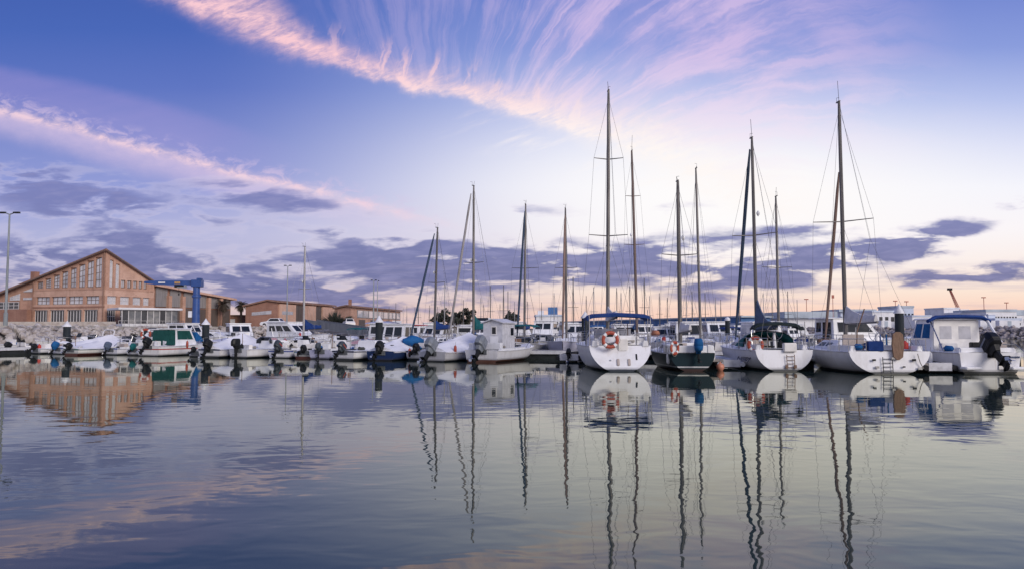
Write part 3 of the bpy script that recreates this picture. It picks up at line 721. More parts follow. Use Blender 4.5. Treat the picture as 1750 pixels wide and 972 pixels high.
def steering(o, y, z):
    mb = MB(); mb.tube([(0, y, z), (0, y + .05, z + .75)], [.09, .06], 8); p = mb.build('steering_pedestal', GEL, o)
    mb = MB(); mb.tube([(.38 * math.cos(a * math.pi / 10), y - .06, z + .78 + .38 * math.sin(a * math.pi / 10)) for a in range(20)], .016, 5, closed=True)
    for k in range(3): mb.tube([(.38 * math.cos(k * math.pi / 3), y - .06, z + .78 + .38 * math.sin(k * math.pi / 3)), (-.38 * math.cos(k * math.pi / 3), y - .06, z + .78 - .38 * math.sin(k * math.pi / 3))], .01, 4)
    mb.build('steering_wheel', METAL, o)
def ladder(o, y, z0, z1, w=.34, m=None, x=0.0, slope=0.0):
    mb = MB()
    for sg in (-1, 1): mb.tube([(x + sg * w / 2, y, z0), (x + sg * w / 2, y + slope, z1)], .018, 5)
    n = 4
    for k in range(n):
        t = (k + .5) / n; mb.tube([(x - w / 2, y + slope * t, z0 + (z1 - z0) * t), (x + w / 2, y + slope * t, z0 + (z1 - z0) * t)], .016, 4)
    return mb.build('boarding_ladder', m or METAL, o)
def lifebuoy(p, rz, label, Rr=.30, r=.075, rx=90):
    """orange ring with four white bands, upright"""
    mb = MB(); n = 32; seg = 10; rings = []
    for i in range(n):
        a = i * 2 * math.pi / n
        rings.append([Vector(((Rr + r * math.cos(k * 2 * math.pi / seg)) * math.cos(a), (r * .75) * math.sin(k * 2 * math.pi / seg), (Rr + r * math.cos(k * 2 * math.pi / seg)) * math.sin(a))) for k in range(seg)])
    vr = [[mb.bm.verts.new(q) for q in g] for g in rings]
    for i in range(n):
        for k in range(seg):
            f = mb.bm.faces.new((vr[i][k], vr[i][(k + 1) % seg], vr[(i + 1) % n][(k + 1) % seg], vr[(i + 1) % n][k]))
            f.material_index = 1 if (i + 4) % 8 in (0, 7) else 0
    o = mb.build('lifebuoy', [ORANGE, GEL], None); o.location = p; o.rotation_euler = (0, 0, rz)
    rp = MB(); rp.tube([((Rr + r * 1.25 + .03 * math.cos(4 * a)) * math.cos(a), 0, (Rr + r * 1.25 + .03 * math.cos(4 * a)) * math.sin(a)) for a in [k * 2 * math.pi / 24 for k in range(24)]], .011, 4, closed=True)
    rp.build('grab_line', ROPE, o)
    return tag(o, label, 'lifebuoy', 'orange lifebuoys hung on the boats')
def fender(p, label, m=None, s=1.0):
    mb = MB(); mb.lathe([(.015, .36), (.05, .33), (.1, .26), (.115, .1), (.115, -.16), (.09, -.27), (.03, -.33)], seg=10)
    mb.xf(Matrix.Scale(s, 4)); o = mb.build('fender', m or FENDW, None); o.location = p
    l = MB(); l.tube([(0, 0, .34 * s), (.03, 0, .62 * s)], .01, 4); l.build('rope', ROPE, o)
    return tag(o, label, 'fender', 'fenders hung over the boats')
HULLW = hull_mat('hull_white', (.78, .78, .81), zb=.09)  # boots of the first three hulls raised to paint in waterline shade
HULLNB = hull_mat('hull_white_navy_sheer', (.77, .77, .80), band=(.02, .03, .08), b0=.5, b1=.60, zb=.12)
HULLGB = hull_mat('hull_cream_green_band', (.74, .73, .70), band=(.02, .10, .09), b0=.38, b1=.48, zb=.14, boot=(.10, .03, .025))
HULLBLUE = hull_mat('hull_white_blue_band', (.76, .76, .82), band=(.05, .09, .32), b0=.42, b1=.5)
HULLRED = hull_mat('hull_white_red_band', (.78, .77, .78), band=(.40, .06, .05), b0=.46, b1=.54)
HULLBROWN = hull_mat('hull_white_brown_bottom', (.78, .77, .79), boot=(.12, .05, .035), zb=.14)
HULLNAVY = hull_mat('hull_navy', (.02, .04, .12), boot=(.02, .02, .025))
HULLGREEN = hull_mat('hull_dark_green', (.006, .02, .027), boot=(.04, .022, .02), band=(.7, .7, .7), b0=.16, b1=.22, zb=.10)
HULLLILAC = hull_mat('hull_lilac', (.52, .52, .68), boot=(.03, .03, .05))
HULLGREY = hull_mat('hull_pale_grey', (.5, .5, .54))

INTER = mat('grey_cockpit_floor', (.13, .14, .15), .7, dirt=.4, dscale=3)
ROPEB = mat('blue_rope', (.05, .12, .32), .9, dirt=.3, dscale=20)
NETM = mat('dark_net', (.06, .065, .06), .95, dirt=.5, dscale=14, bump=.6)
def clutter(o, h, seed, y0=.08, y1=.5, n=6, zb=0.0):
    """loose gear that stays aboard: lockers, cans, coils and bundles on the deck"""
    rnd = random.Random(seed)
    for k in range(n):
        y = h.L * rnd.uniform(y0, y1); x = rnd.uniform(-.7, .7) * h.hb(y / h.L); z = h.sheer(y / h.L) + zb
        c = rnd.choice(('box', 'box', 'can', 'coil', 'bundle', 'post', 'hatch')); m = rnd.choice((GEL, GELW, BLACK, BLACK, GREYW, INTER, NAVY, BEIGE, WOOD, FENDB))
        mb = MB()
        if c == 'box': mb.box((x, y, z + .13), (rnd.uniform(.25, .7), rnd.uniform(.25, .55), rnd.uniform(.25, .55)), rz=rnd.uniform(-.3, .3)); mb.build('locker', m, o, smooth=0, bevel=.025)
        elif c == 'can': mb.lathe([(.02, 0), (.13, 0), (.14, .03), (.14, .26), (.09, .31), (.04, .33), (.04, .38), (.01, .38)], (x, y, z - .01), 10); mb.build('fuel_can', rnd.choice((REDP, BLACK, GREYW)), o)
        elif c == 'coil':
            mb.tube([(x + .16 * math.cos(a * .6) , y + .16 * math.sin(a * .6), z + .03 + .006 * a) for a in range(26)], .022, 5); mb.build('rope_coil', rnd.choice((ROPE, ROPEB, GREYW)), o)
        elif c == 'bundle':
            rr_ = [[(x + .22 * math.sin(math.pi * (.1 + .8 * i / 5)) * math.cos(q * 1.05) + rnd.uniform(-.03, .03), y - .3 + .12 * i, z + .08 + .16 * math.sin(math.pi * (.1 + .8 * i / 5)) * math.sin(q * 1.05) + rnd.uniform(-.03, .03)) for q in range(6)] for i in range(6)]
            mb.loft(rr_); mb.build('bundle', rnd.choice((NETM, TARPG, BLUE, NETM, TARPW)), o, smooth=60)
        elif c == 'post': mb.tube([(x, y, z - .02), (x + rnd.uniform(-.05, .05), y, z + rnd.uniform(.5, 1.1))], .022, 5); mb.build('rod_holder', rnd.choice((METAL, BLACK, WOOD)), o)
        else: mb.box((x * .4, y, z + .05), (.5, .5, .07)); mb.build('hatch', rnd.choice((BLACK, GREYW)), o, smooth=0, bevel=.02)
def cockpit(o, h, t0=.06, t1=.5):
    """open well: dark floor framed by side decks"""
    mb = MB(); rings = []
    for i in range(7):
        t = t0 + (t1 - t0) * i / 6; e = h.edge(t, .16, .035); rings.append([(-e.x, e.y, e.z), (e.x, e.y, e.z)])
    mb.loft(rings, closed=False, cap=False); mb.build('cockpit_floor', INTER, o)
    for sg in (-1, 1):
        mb = MB(); rr_ = []
        for i in range(7):
            t = t0 + (t1 - t0) * i / 6; e = h.edge(t, .02, 0, sg); q = h.edge(t, .2, 0, sg); rr_.append([(e.x, e.y, e.z - .01), (e.x, e.y, e.z + .1), (q.x, q.y, e.z + .11), (q.x, q.y, e.z - .01)])
        mb.loft(rr_); mb.build('gunwale', GEL, o, smooth=30)

# ================================================================ quay, breakwater, far port
BRICK = None
def brick_mat(name, c1, c2, mortar, scale=9.0, gain=1.0):
    m = bpy.data.materials.new(name); m.use_nodes = True; t = m.node_tree; E.nt = t
    b = t.nodes['Principled BSDF']; b.inputs['Roughness'].default_value = .85
    tcn = t.nodes.new('ShaderNodeTexCoord'); s = t.nodes.new('ShaderNodeSeparateXYZ'); t.links.new(tcn.outputs['Object'], s.inputs[0])
    x, y, z = E(s.outputs[0]), E(s.outputs[1]), E(s.outputs[2])
    br = t.nodes.new('ShaderNodeTexBrick'); br.inputs['Scale'].default_value = 1.0
    br.inputs['Brick Width'].default_value = .5; br.inputs['Row Height'].default_value = .16; br.inputs['Mortar Size'].default_value = .018
    br.inputs['Color1'].default_value = (*c1, 1); br.inputs['Color2'].default_value = (*c2, 1); br.inputs['Mortar'].default_value = (*mortar, 1)
    v = vec(x + y, z); t.links.new(v.s, br.inputs['Vector'])
    n = noise(vec(x * .35, y * .35, z * .5), 1.0, 5, .6)
    c = mixc(sstep(n, .35, .7) * .5, E(br.outputs['Color']), tuple(q * .62 for q in c1))
    st = noise(vec(x * 2.2, y * 2.2, z * .25), 1.0, 4, .6)
    c = mixc(sstep(st, .5, .75) * .35, c, tuple(q * .45 for q in c1))
    t.links.new(c.s, b.inputs['Base Color'])
    return m
BRICKM = brick_mat('orange_brick', (.47, .245, .165), (.55, .30, .205), (.5, .38, .3))
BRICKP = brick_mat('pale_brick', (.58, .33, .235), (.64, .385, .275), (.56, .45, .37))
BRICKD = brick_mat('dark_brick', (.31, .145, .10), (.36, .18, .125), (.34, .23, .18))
CONC = mat('quay_concrete', (.36, .34, .32), .9, dirt=.35, dscale=.6)
PALEST = mat('pale_stone_blocks', (.52, .47, .42), .9, rgb2=(.34, .28, .24), dscale=1.3, stretch=(1, 1, 1.6))
ROCKL = mat('pale_riprap', (.50, .46, .44), .95, rgb2=(.19, .15, .13), dscale=1.1, bump=.6)  # darker noise tone: rock variation, with shaded gaps between boulders painted in
ROCKD = mat('breakwater_rock', (.42, .37, .35), .95, rgb2=(.20, .165, .155), dscale=.7, bump=.6)
ROOFT = mat('brown_roof_tiles', (.26, .15, .11), .9, dirt=.3, dscale=2)
CORR = mat('grey_corrugated_sheet', (.26, .24, .235), .6, dirt=.3, dscale=.8, stretch=(6, 6, .4))
DKSHEET = mat('dark_brown_sheet', (.11, .085, .075), .7, dirt=.3, dscale=.8, stretch=(6, 6, .4))
WHITEP = mat('white_render', (.76, .76, .79), .7, dirt=.2, dscale=.4)
DFRAME = mat('brown_window_frame', (.20, .15, .13), .5, dirt=.2)
WFRAME = mat('white_window_frame', (.62, .60, .60), .5, dirt=.15)
PALEBLUE = mat('pale_blue_cladding', (.54, .60, .72), .6, dirt=.2, dscale=.3)
GREYROOF = mat('hazed_blue_grey_roof', (.42, .48, .55), .6, dirt=.25, dscale=.3)  # whitened: haze over the far port put into the roof colour
BLUESHED = mat('blue_shed_cladding', (.05, .15, .36), .55, dirt=.2, dscale=.3)
CRBLUE = mat('crane_blue', (.025, .075, .26), .42, dirt=.3, dscale=1.2)
CRRED = mat('crane_red', (.42, .13, .09), .6, dirt=.3)
GALV = mat('galvanised_steel', (.30, .33, .34), .45, metal=.5, dirt=.25, dscale=1.5, stretch=(1, 1, .3))
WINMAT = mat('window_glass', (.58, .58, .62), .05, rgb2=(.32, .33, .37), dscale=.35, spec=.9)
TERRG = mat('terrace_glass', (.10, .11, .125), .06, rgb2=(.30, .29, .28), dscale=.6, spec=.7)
WINDARK = mat('dark_window_glass', (.022, .026, .034), .05, rgb2=(.06, .065, .075), dscale=.5, spec=.6)
EARTH = mat('far_ground', (.13, .13, .12), .95, dirt=.3, dscale=.05)
FRONDB = mat('dry_palm_fronds', (.085, .058, .042), .9, rgb2=(.045, .05, .03), dscale=2)
TRUNKM = mat('palm_trunk_bark', (.12, .09, .075), .95, dirt=.4, dscale=3)
LEAFD = mat('dark_leaves', (.030, .038, .028), .8, rgb2=(.055, .05, .04), dscale=.6)

QZ = 2.3
quay_edge = [(-150, 40), (-66, 58), (-48.0, 73), (-50.5, 90), (-46, 106), (-30.6, 113), (-17.5, 126), (-16, 215)]
mb = MB(); mb.prism(quay_edge + [(-30, 420), (-500, 420), (-500, 40)], -2.0, QZ); structure(mb.build('quay', CONC, None, smooth=0))
mb = MB(); mb.prism([(-2600, 900), (2600, 900), (2600, 1500), (-2600, 1500)], -1, 2.2); structure(mb.build('far_shore', EARTH, None, smooth=0))
mb = MB(); mb.prism([(112, 152), (84, 226), (60, 300), (20, 430), (-20, 480), (-20, 640), (700, 640), (700, 152)], -1, 2.0); structure(mb.build('port_ground', CONC, None, smooth=0))

def rocks(name, pts_fn, n, size, m, label, seed=1):
    rnd = random.Random(seed); mb = MB()
    ico = bmesh.new(); bmesh.ops.create_icosphere(ico, subdivisions=1, radius=1.0)
    V0 = [v.co.copy() for v in ico.verts]; F0 = [[v.index for v in f.verts] for f in ico.faces]; ico.free()
    verts, faces = [], []
    for k in range(n):
        p = pts_fn(rnd); s = rnd.uniform(*size); q = Matrix.Rotation(rnd.uniform(0, 6.28), 3, 'Z') @ Matrix.Rotation(rnd.uniform(0, 3), 3, 'X')
        sc_ = Vector((s * rnd.uniform(.7, 1.2), s * rnd.uniform(.7, 1.1), s * rnd.uniform(.5, .85))); b = len(verts)
        for v in V0:
            w = v * rnd.uniform(.75, 1.15); w = Vector((w.x * sc_.x, w.y * sc_.y, w.z * sc_.z)); verts.append(p + q @ w)
        faces += [[b + i for i in f] for f in F0]
    me = bpy.data.meshes.new(name); me.from_pydata(verts, [], faces); me.materials.append(m); me.update()
    o = bpy.data.objects.new(name, me); C.objects.link(o)
    return tag(o, label, 'rocks', kind='stuff')
def along(poly, top, width, z0=-.2):
    segs = [(Vector((*a, 0)), Vector((*b, 0))) for a, b in zip(poly, poly[1:])]; ln = [(b - a).length for a, b in segs]; tot = sum(ln)
    def f(rnd):
        t = rnd.uniform(0, tot); i = 0
        while t > ln[i] and i < len(ln) - 1: t -= ln[i]; i += 1
        a, b = segs[i]; d = (b - a).normalized(); out = Vector((d.y, -d.x, 0)); q = rnd.random()
        p = a + d * t + out * (q * width - .3); p.z = top * (1 - q) + z0 * q + rnd.uniform(-.15, .12)
        return p
    return f
rocks('quay_riprap', along(quay_edge[:7], QZ - .1, 3.6), 3200, (.22, .55), ROCKL, 'pale boulders of the slope below the quay on the brick building side', 4)
bw = [(30, 330), (64, 285), (84, 226), (108, 152), (150, 118)]
rocks('breakwater_rocks', along([(x, y) for x, y in bw][:], 2.25, 4.2), 2600, (.35, .8), ROCKD, 'dark brown boulders of the breakwater behind the right hand boats', 5)
mb = MB(); mb.loft([[(x + 1.5, y + 1.0, -1), (x + 1.5, y + 1.0, 2.0), (x + 8, y + 3, 2.05), (x + 8, y + 3, -1)] for x, y in bw]); structure(mb.build('breakwater_core', CONC, None, smooth=0))

# ---------------------------------------------------------------- the big brick building
B1 = thing('brick_building', 'large orange brick building with a steep corner gable and tall narrow windows', 'building', (-66.4, 124, QZ), -R(19.75))
def fa(px):      # distance along the left facade whose column is px
    u = (px - 875) / F / 1.002; return (-66.4 - u * 124) / (.941 + u * .338)
def fb_(px):     # distance along the right facade
    u = (px - 875) / F / 1.002; return (-66.4 - u * 124) / (u * .941 - .338)
def zA(py, d=124): return CAMZ + ray(875, py)[1] * d - QZ
AL, BLn = 46.0, 10.2
def roofz(a, b): return 12.35 - .285 * a - .46 * b
mb = MB()
def wallpoly(mb, pts): mb.bm.faces.new([mb.bm.verts.new(p) for p in pts])
# body under one tilted roof plane, walls set back behind piers
ra = .28
AE = 38.0
mb.loft([[(-ra, ra, -.3), (-AE, ra, -.3), (-AE, BLn, -.3), (-ra, BLn, -.3)], [(-ra, ra, roofz(0, 0)), (-AE, ra, max(2.6, roofz(AE, 0))), (-AE, BLn, 2.6), (-ra, BLn, roofz(0, BLn))]])
body = mb.build('wall', BRICKM, B1, smooth=0)
mb = MB(); mb.loft([[(.55, -.55, roofz(0, 0) + .32), (-AE - .5, -.55, roofz(AE, 0) + .32), (-AE - .5, BLn + .3, 2.4), (.55, BLn + .3, roofz(0, BLn) + .05)], [(.55, -.55, roofz(0, 0) + .0), (-AE - .5, -.55, roofz(AE, 0) + .0), (-AE - .5, BLn + .3, 2.1), (.55, BLn + .3, roofz(0, BLn) - .25)]])
roof = mb.build('roof', ROOFT, B1, smooth=0)
mb = MB(); mb.box((-fa(47), 1.0, roofz(fa(47), 1) + 1.1), (.95, .95, 2.6)); mb.build('chimney', BRICKD, roof, smooth=0)
def pier_a(a0, a1, z0, z1, z1b=None, y0=-.02, y1=.30, m=BRICKM, nm='pier'):
    mb = MB(); mb.loft([[(-a0, y0, z0), (-a1, y0, z0), (-a1, y1, z0), (-a0, y1, z0)], [(-a0, y0, z1), (-a1, y0, z1b if z1b is not None else z1), (-a1, y1, z1b if z1b is not None else z1), (-a0, y1, z1)]])
    return mb.build(nm, m, B1, smooth=0)
def pier_b(b0, b1, z0, z1, z1b=None, x0=-.30, x1=.02, m=BRICKM, nm='pier'):
    mb = MB(); mb.loft([[(x0, b0, z0), (x1, b0, z0), (x1, b1, z0), (x0, b1, z0)], [(x0, b0, z1), (x1, b0, z1), (x1, b1, z1b if z1b is not None else z1), (x0, b1, z1b if z1b is not None else z1)]])
    return mb.build(nm, m, B1, smooth=0)
zt = {k: zA(v) for k, v in dict(tb=491, l1=494.5, w2t=505, w2b=519, l2=524, w1t=528, w1b=551).items()}
a_end = fa(54)
# bands
pier_a(0, a_end, zt['w2t'], zt['l1'], y0=-.04, m=BRICKP, nm='band'); pier_a(0, a_end, zt['l1'], zt['tb'] + .05, y0=-.10, nm='ledge')
pier_a(0, a_end, zt['w1t'], zt['w2b'], y0=-.04, m=BRICKP, nm='band'); pier_a(0, a_end, -.3, zt['w1b'], y0=-.04, m=BRICKD, nm='plinth')
pier_a(0, a_end, zt['l2'] - .1, zt['l2'] + .15, y0=-.12, m=BRICKD, nm='ledge')
zx = lambda a: roofz(a, 0) - .05
def wpx(x): return fa(x / 3.24)
def qa(a0, a1, z0, z1, z1b=None, y=.26): return [(-a1, y, z0), (-a0, y, z0), (-a0, y, z1), (-a1, y, z1b if z1b is not None else z1)]
def win(q, nu, nv, m, fw=.055, frame=WFRAME):
    w = MB(); panel(w, q, 0, 1, 0, 1, .01, .03); o = w.build('window', m, B1, smooth=0)
    f = MB(); a, b, c, d = [Vector(p) for p in q]; n = (b - a).cross(d - a).normalized()
    W_, H_ = (b - a).length, (d - a).length
    for i in range(nu + 1):
        t = min(max(i / nu, fw / W_), 1 - fw / W_); panel(f, q, t - fw / W_ * .8, t + fw / W_ * .8, 0, 1, .07, .055)
    for i in range(nv + 1):
        t = min(max(i / nv, fw / H_), 1 - fw / H_); panel(f, q, 0, 1, t - fw / H_ * .8, t + fw / H_ * .8, .062, .045)
    f.build('frame', frame, o, smooth=0); return o
# tall windows under the sloping eave
tall = [(520, 548), (475, 503), (428, 456), (382, 408), (335, 361), (289, 315), (244, 268), (200, 224)]
prev = 0
for l, r in tall:
    a0, a1 = wpx(r + 5), wpx(l - 5); h0 = zx(a0) - .62; h1 = zx(a1) - .62
    pier_a(prev, a0, zt['tb'], zx(prev), zx(a0)); pier_a(a0, a1, h0 - .1, zx(a0), zx(a1), y0=-.01, m=BRICKM, nm='lintel')
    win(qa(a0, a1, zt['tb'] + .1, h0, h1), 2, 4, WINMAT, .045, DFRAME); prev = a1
pier_a(prev, a_end, zt['tb'], zx(prev), zx(a_end))
prev = 0
for l, r in [(469, 543), (373, 453), (281, 359), (196, 269)]:
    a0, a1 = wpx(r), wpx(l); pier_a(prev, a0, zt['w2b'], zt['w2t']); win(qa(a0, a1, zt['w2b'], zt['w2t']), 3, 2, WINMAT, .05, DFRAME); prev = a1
pier_a(prev, a_end, zt['w2b'], zt['w2t'])
prev = 0
for l, r in [(459, 539), (365, 449), (272, 353), (185, 261)]:
    a0, a1 = wpx(r), wpx(l); pier_a(prev, a0, zt['w1b'], zt['w1t'], y0=-.06, m=BRICKP); win(qa(a0, a1, zt['w1b'], zt['w1t']), 5, 1, WINDARK, .07); prev = a1
pier_a(prev, a_end, zt['w1b'], zt['w1t'])
# lower left end: strip windows under the eave
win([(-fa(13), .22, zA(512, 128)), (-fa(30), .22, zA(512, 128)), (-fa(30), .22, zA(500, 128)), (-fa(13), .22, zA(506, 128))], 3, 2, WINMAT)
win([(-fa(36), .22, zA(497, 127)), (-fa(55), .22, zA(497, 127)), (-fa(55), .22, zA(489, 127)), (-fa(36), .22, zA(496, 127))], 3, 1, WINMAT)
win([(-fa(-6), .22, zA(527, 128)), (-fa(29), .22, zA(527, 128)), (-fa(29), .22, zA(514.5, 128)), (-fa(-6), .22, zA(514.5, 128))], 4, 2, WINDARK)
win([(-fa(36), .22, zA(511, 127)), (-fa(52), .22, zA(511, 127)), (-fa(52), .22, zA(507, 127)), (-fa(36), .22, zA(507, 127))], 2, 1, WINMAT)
mb = MB(); mb.box((-(fa(54) + fa(5)) / 2, -.4, zA(545, 128)), (fa(5) - fa(54), 1.2, 3.4)); mb.build('annex', BRICKD, B1, smooth=0)
# right facade, windows seen edge on
def wpb(x): return max(.3, fb_(x / 3.24))
def qb(b0, b1, z0, z1, z1b=None, x=-.26): return [(x, b0, z0), (x, b1, z0), (x, b1, z1b if z1b is not None else z1), (x, b0, z1)]
zy = lambda b: roofz(0, b) - .05
pier_b(0, BLn, zt['w2t'], zt['l1'], x1=.04, m=BRICKP, nm='band'); pier_b(0, BLn, zt['l1'], zt['tb'] + .05, x1=.10, nm='ledge')
pier_b(0, BLn, zt['w1t'], zt['w2b'], x1=.04, m=BRICKP, nm='band'); pier_b(0, BLn, -.3, zt['w1b'], x1=.04, m=BRICKD, nm='plinth')
prev = 0
for l, r in [(597, 618), (631, 654)]:
    b0, b1 = wpb(l), wpb(r); h0, h1 = zy(b0) - .9, zy(b1) - .9
    pier_b(prev, b0, zt['tb'], zy(prev), zy(b0)); pier_b(b0, b1, h0 - .1, zy(b0), zy(b1), x1=.01, nm='lintel'); win(qb(b0, b1, zt['tb'] + .1, h0, h1), 2, 5, WINMAT); prev = b1
bs = prev
for l, r in [(662, 686), (697, 720), (730, 752), (760, 780), (788, 806)]:
    b0, b1 = wpb(l), wpb(r)
    if b1 > BLn: break
    pier_b(prev, b0, zt['tb'], zt['tb'] + 1.4); win(qb(b0, b1, zt['tb'] + .1, zt['tb'] + 1.4), 2, 1, WINMAT, .05, DFRAME); prev = b1
pier_b(prev, BLn, zt['tb'], zt['tb'] + 1.4)
mb = MB(); mb.loft([[(-.3, bs, zt['tb'] + 1.4), (.02, bs, zt['tb'] + 1.4), (.02, BLn, zt['tb'] + 1.4), (-.3, BLn, zt['tb'] + 1.4)], [(-.3, bs, zy(bs)), (.02, bs, zy(bs)), (.02, BLn, max(zy(BLn), zt['tb'] + 1.45)), (-.3, BLn, max(zy(BLn), zt['tb'] + 1.45))]]); mb.build('gable_wall', BRICKP, B1, smooth=0)
prev = 0
for l, r in [(588, 640), (660, 712), (730, 776), (788, 822)]:
    b0, b1 = wpb(l), min(BLn - .2, wpb(r)); pier_b(prev, b0, zt['w2b'], zt['w2t']); win(qb(b0, b1, zt['w2b'], zt['w2t']), 3, 2, WINMAT)
    pier_b(prev, b0, zt['w1b'], zt['w1t'], x1=.06); win(qb(b0, b1, zt['w1b'], zt['w1t']), 4, 2, WINDARK); prev = b1
pier_b(prev, BLn, zt['w2b'], zt['w2t']); pier_b(prev, BLn, zt['w1b'], zt['w1t'])

for a_ in (.18, a_end - .2): mb = MB(); mb.tube([(-a_, -.2, 0), (-a_, -.2, roofz(a_, 0) - .1)], .07, 6); mb.build('downpipe', ROOFT, B1)
mb = MB(); mb.tube([(.2, -.48, roofz(0, 0) + .02), (-AE, -.48, roofz(AE, 0) + .02)], .10, 6); mb.build('gutter', DKSHEET, roof)
mb = MB(); mb.tube([(.5, -.3, roofz(0, 0) + .0), (.5, BLn, roofz(0, BLn) - .1)], .10, 6); mb.build('gutter', DKSHEET, roof)
# the long shed behind it
S1 = thing('brick_shed', 'long low brick shed with grey sheet panels joined to the gabled building', 'shed', (-66.4, 124, QZ), -R(19.75))
s0, s1 = BLn + .35, 30.5
sz = lambda b: 7.25 - .09 * (b - s0)
mb = MB(); mb.loft([[(-.5, s0, -.3), (-.5, s1, -.3), (-14, s1, -.3), (-14, s0, -.3)], [(-.5, s0, sz(s0)), (-.5, s1, sz(s1)), (-14, s1, sz(s1)), (-14, s0, sz(s0))]]); mb.build('wall', BRICKD, S1, smooth=0)
mb = MB(); mb.loft([[(.5, s0 - .2, sz(s0) + .3), (.5, s1 + .6, sz(s1) + .25), (-14.5, s1 + .6, sz(s1) + .3), (-14.5, s0 - .2, sz(s0) + .3)], [(.5, s0 - .2, sz(s0) - .1), (.5, s1 + .6, sz(s1) - .15), (-14.5, s1 + .6, sz(s1) - .1), (-14.5, s0 - .2, sz(s0) - .1)]]); mb.build('roof', BRICKP, S1, smooth=0)
n = 6
for k in range(n):
    b0 = s0 + (s1 - s0) * k / n + .15; b1 = s0 + (s1 - s0) * (k + 1) / n - .25
    if k: 
        mb = MB(); mb.box((-.2, b0 - .2, 2.6), (.9, .75, 6.0)); mb.build('pier', BRICKM, S1, smooth=0)
    mb = MB(); mb.loft([[(-.48, b0 + .3, 3.6), (-.3, b0 + .3, 3.6), (-.3, b1, 3.6), (-.48, b1, 3.6)], [(-.48, b0 + .3, sz(b0) - .2), (-.3, b0 + .3, sz(b0) - .2), (-.3, b1, sz(b1) - .2), (-.48, b1, sz(b1) - .2)]]); mb.build('upper_panel', CORR, S1, smooth=0)
    mb = MB(); mb.box((-.42, (b0 + b1) / 2 + .15, 1.55), (.14, b1 - b0 - .5, 3.7)); mb.build('door', DKSHEET, S1, smooth=0)

# glazed terrace in front
g0, g1 = W(208, 553, 119), W(303, 553, 124.5); gd = Vector((g1.x - g0.x, g1.y - g0.y, 0)); gl_n = gd.length
T1 = thing('glass_pavilion', 'glazed terrace with a flat white canopy in front of the brick building', 'pavilion', (g0.x, g0.y, QZ), math.atan2(gd.y, gd.x))
mb = MB(); mb.box((gl_n / 2, 3.0, 2.82), (gl_n + 1.3, 7.0, .34)); mb.build('roof', WHITEP, T1, smooth=0, bevel=.06)
mb = MB(); mb.box((gl_n / 2, 2.9, .12), (gl_n, 6.2, .7)); mb.build('base', WHITEP, T1, smooth=0)
for k in range(9):
    x0, x1 = gl_n * k / 9 + .06, gl_n * (k + 1) / 9 - .06; mb = MB(); mb.box(((x0 + x1) / 2, 0, 1.55), (x1 - x0, .05, 2.1)); w_ = mb.build('window', TERRG if k % 3 else WINDARK, T1, smooth=0)
    mb = MB(); mb.box((x0 - .06, -.04, 1.55), (.09, .14, 2.16)); mb.build('post', WFRAME, T1, smooth=0)
for k in range(3):
    mb = MB(); mb.box((gl_n, 1 + 2 * k, 1.55), (.05, 1.8, 2.1)); mb.build('window', TERRG, T1, smooth=0)
mb = MB(); mb.box((gl_n / 2, -.9, .95), (gl_n + 1.4, .05, .06)); 
for k in range(13): mb.box(((gl_n + 1.4) * (k / 12) - .7, -.9, .45), (.05, .05, 1.0))
mb.box((gl_n / 2, -.9, .5), (gl_n + 1.4, .03, .03)); mb.build('railing', METAL, T1, smooth=0)
mb = MB(); mb.box((gl_n / 2, -.6, -.15), (gl_n + 1.6, 1.4, .3)); mb.build('terrace', CONC, T1, smooth=0)
# pale retaining wall at the foot of the building
a, b = W(-30, 556, 115), W(196, 556, 113.5)
mb = MB(); d = (b - a); d.z = 0; mb.box(((a.x + b.x) / 2, (a.y + b.y) / 2, QZ + .2), (d.length, .6, 1.1), rz=math.atan2(d.y, d.x))
tag(mb.build('retaining_wall', PALEST, None, smooth=0), 'low pale stone wall at the foot of the brick building', 'wall')

# ---------------------------------------------------------------- two smaller brick buildings
def gable_building(name, label, pxl, pxc, pxr, dl, dc, dr, ztop_c, ztop_r, zpeak, zleft, pxpeak, mleft, mright, roofm):
    A, Bc, Cr = [Vector((GX(p, d), d, 0)) for p, d in ((pxl, dl), (pxc, dc), (pxr, dr))]
    o = thing(name, label, 'building', (Bc.x, Bc.y, QZ), 0)
    a, c = A - Bc, Cr - Bc
    t = (pxpeak - pxl) / (pxc - pxl); pk = a * (1 - t)
    up = lambda v, z: Vector((v.x, v.y, z - QZ))
    mb = MB(); g = [up(a, -0), up(Vector((0, 0, 0)), 0), up(Vector((0, 0, 0)), ztop_c), up(pk, zpeak), up(a, zleft)]
    g[0].z = g[1].z = -.3
    back = [p + c for p in g]
    for i, z in ((2, ztop_r), (3, ztop_r + (zpeak - ztop_c)), (4, ztop_r + zleft - ztop_c)): back[i].z = z - QZ
    mb.loft([g, back]); mb.build('wall', mleft, o, smooth=0)
    mb = MB(); e = c.normalized()
    out = (Vector((0, 0, 0)) - a).normalized() * .5
    p1 = [g[4] - out, g[3] + Vector((0, 0, .1)), g[2] + out]; rr = [[p - e * .4 for p in p1], [Vector((q.x, q.y, z)) for q, z in zip([back[4] - out + e * .4, back[3] + e * .4, back[2] + out + e * .4], (back[4].z, back[3].z + .1, back[2].z))]]
    mb.loft([rr[0] + [p + Vector((0, 0, .3)) for p in rr[0][::-1]], rr[1] + [p + Vector((0, 0, .3)) for p in rr[1][::-1]]])
    mb.build('roof', roofm, o, smooth=0)
    return o, g, back
o, g, bk = gable_building('brick_warehouse', 'plain brick warehouse with dark vertical recesses between the palms and the dark bush', 419, 473, 570, 151, 150, 178, 7.1, 7.1, 7.35, 6.3, 457, BRICKD, BRICKP, ROOFT)  # left wall darker, right bays paler: lit side put into the brick colour
fr = [g[1], bk[1], bk[2], g[2]]
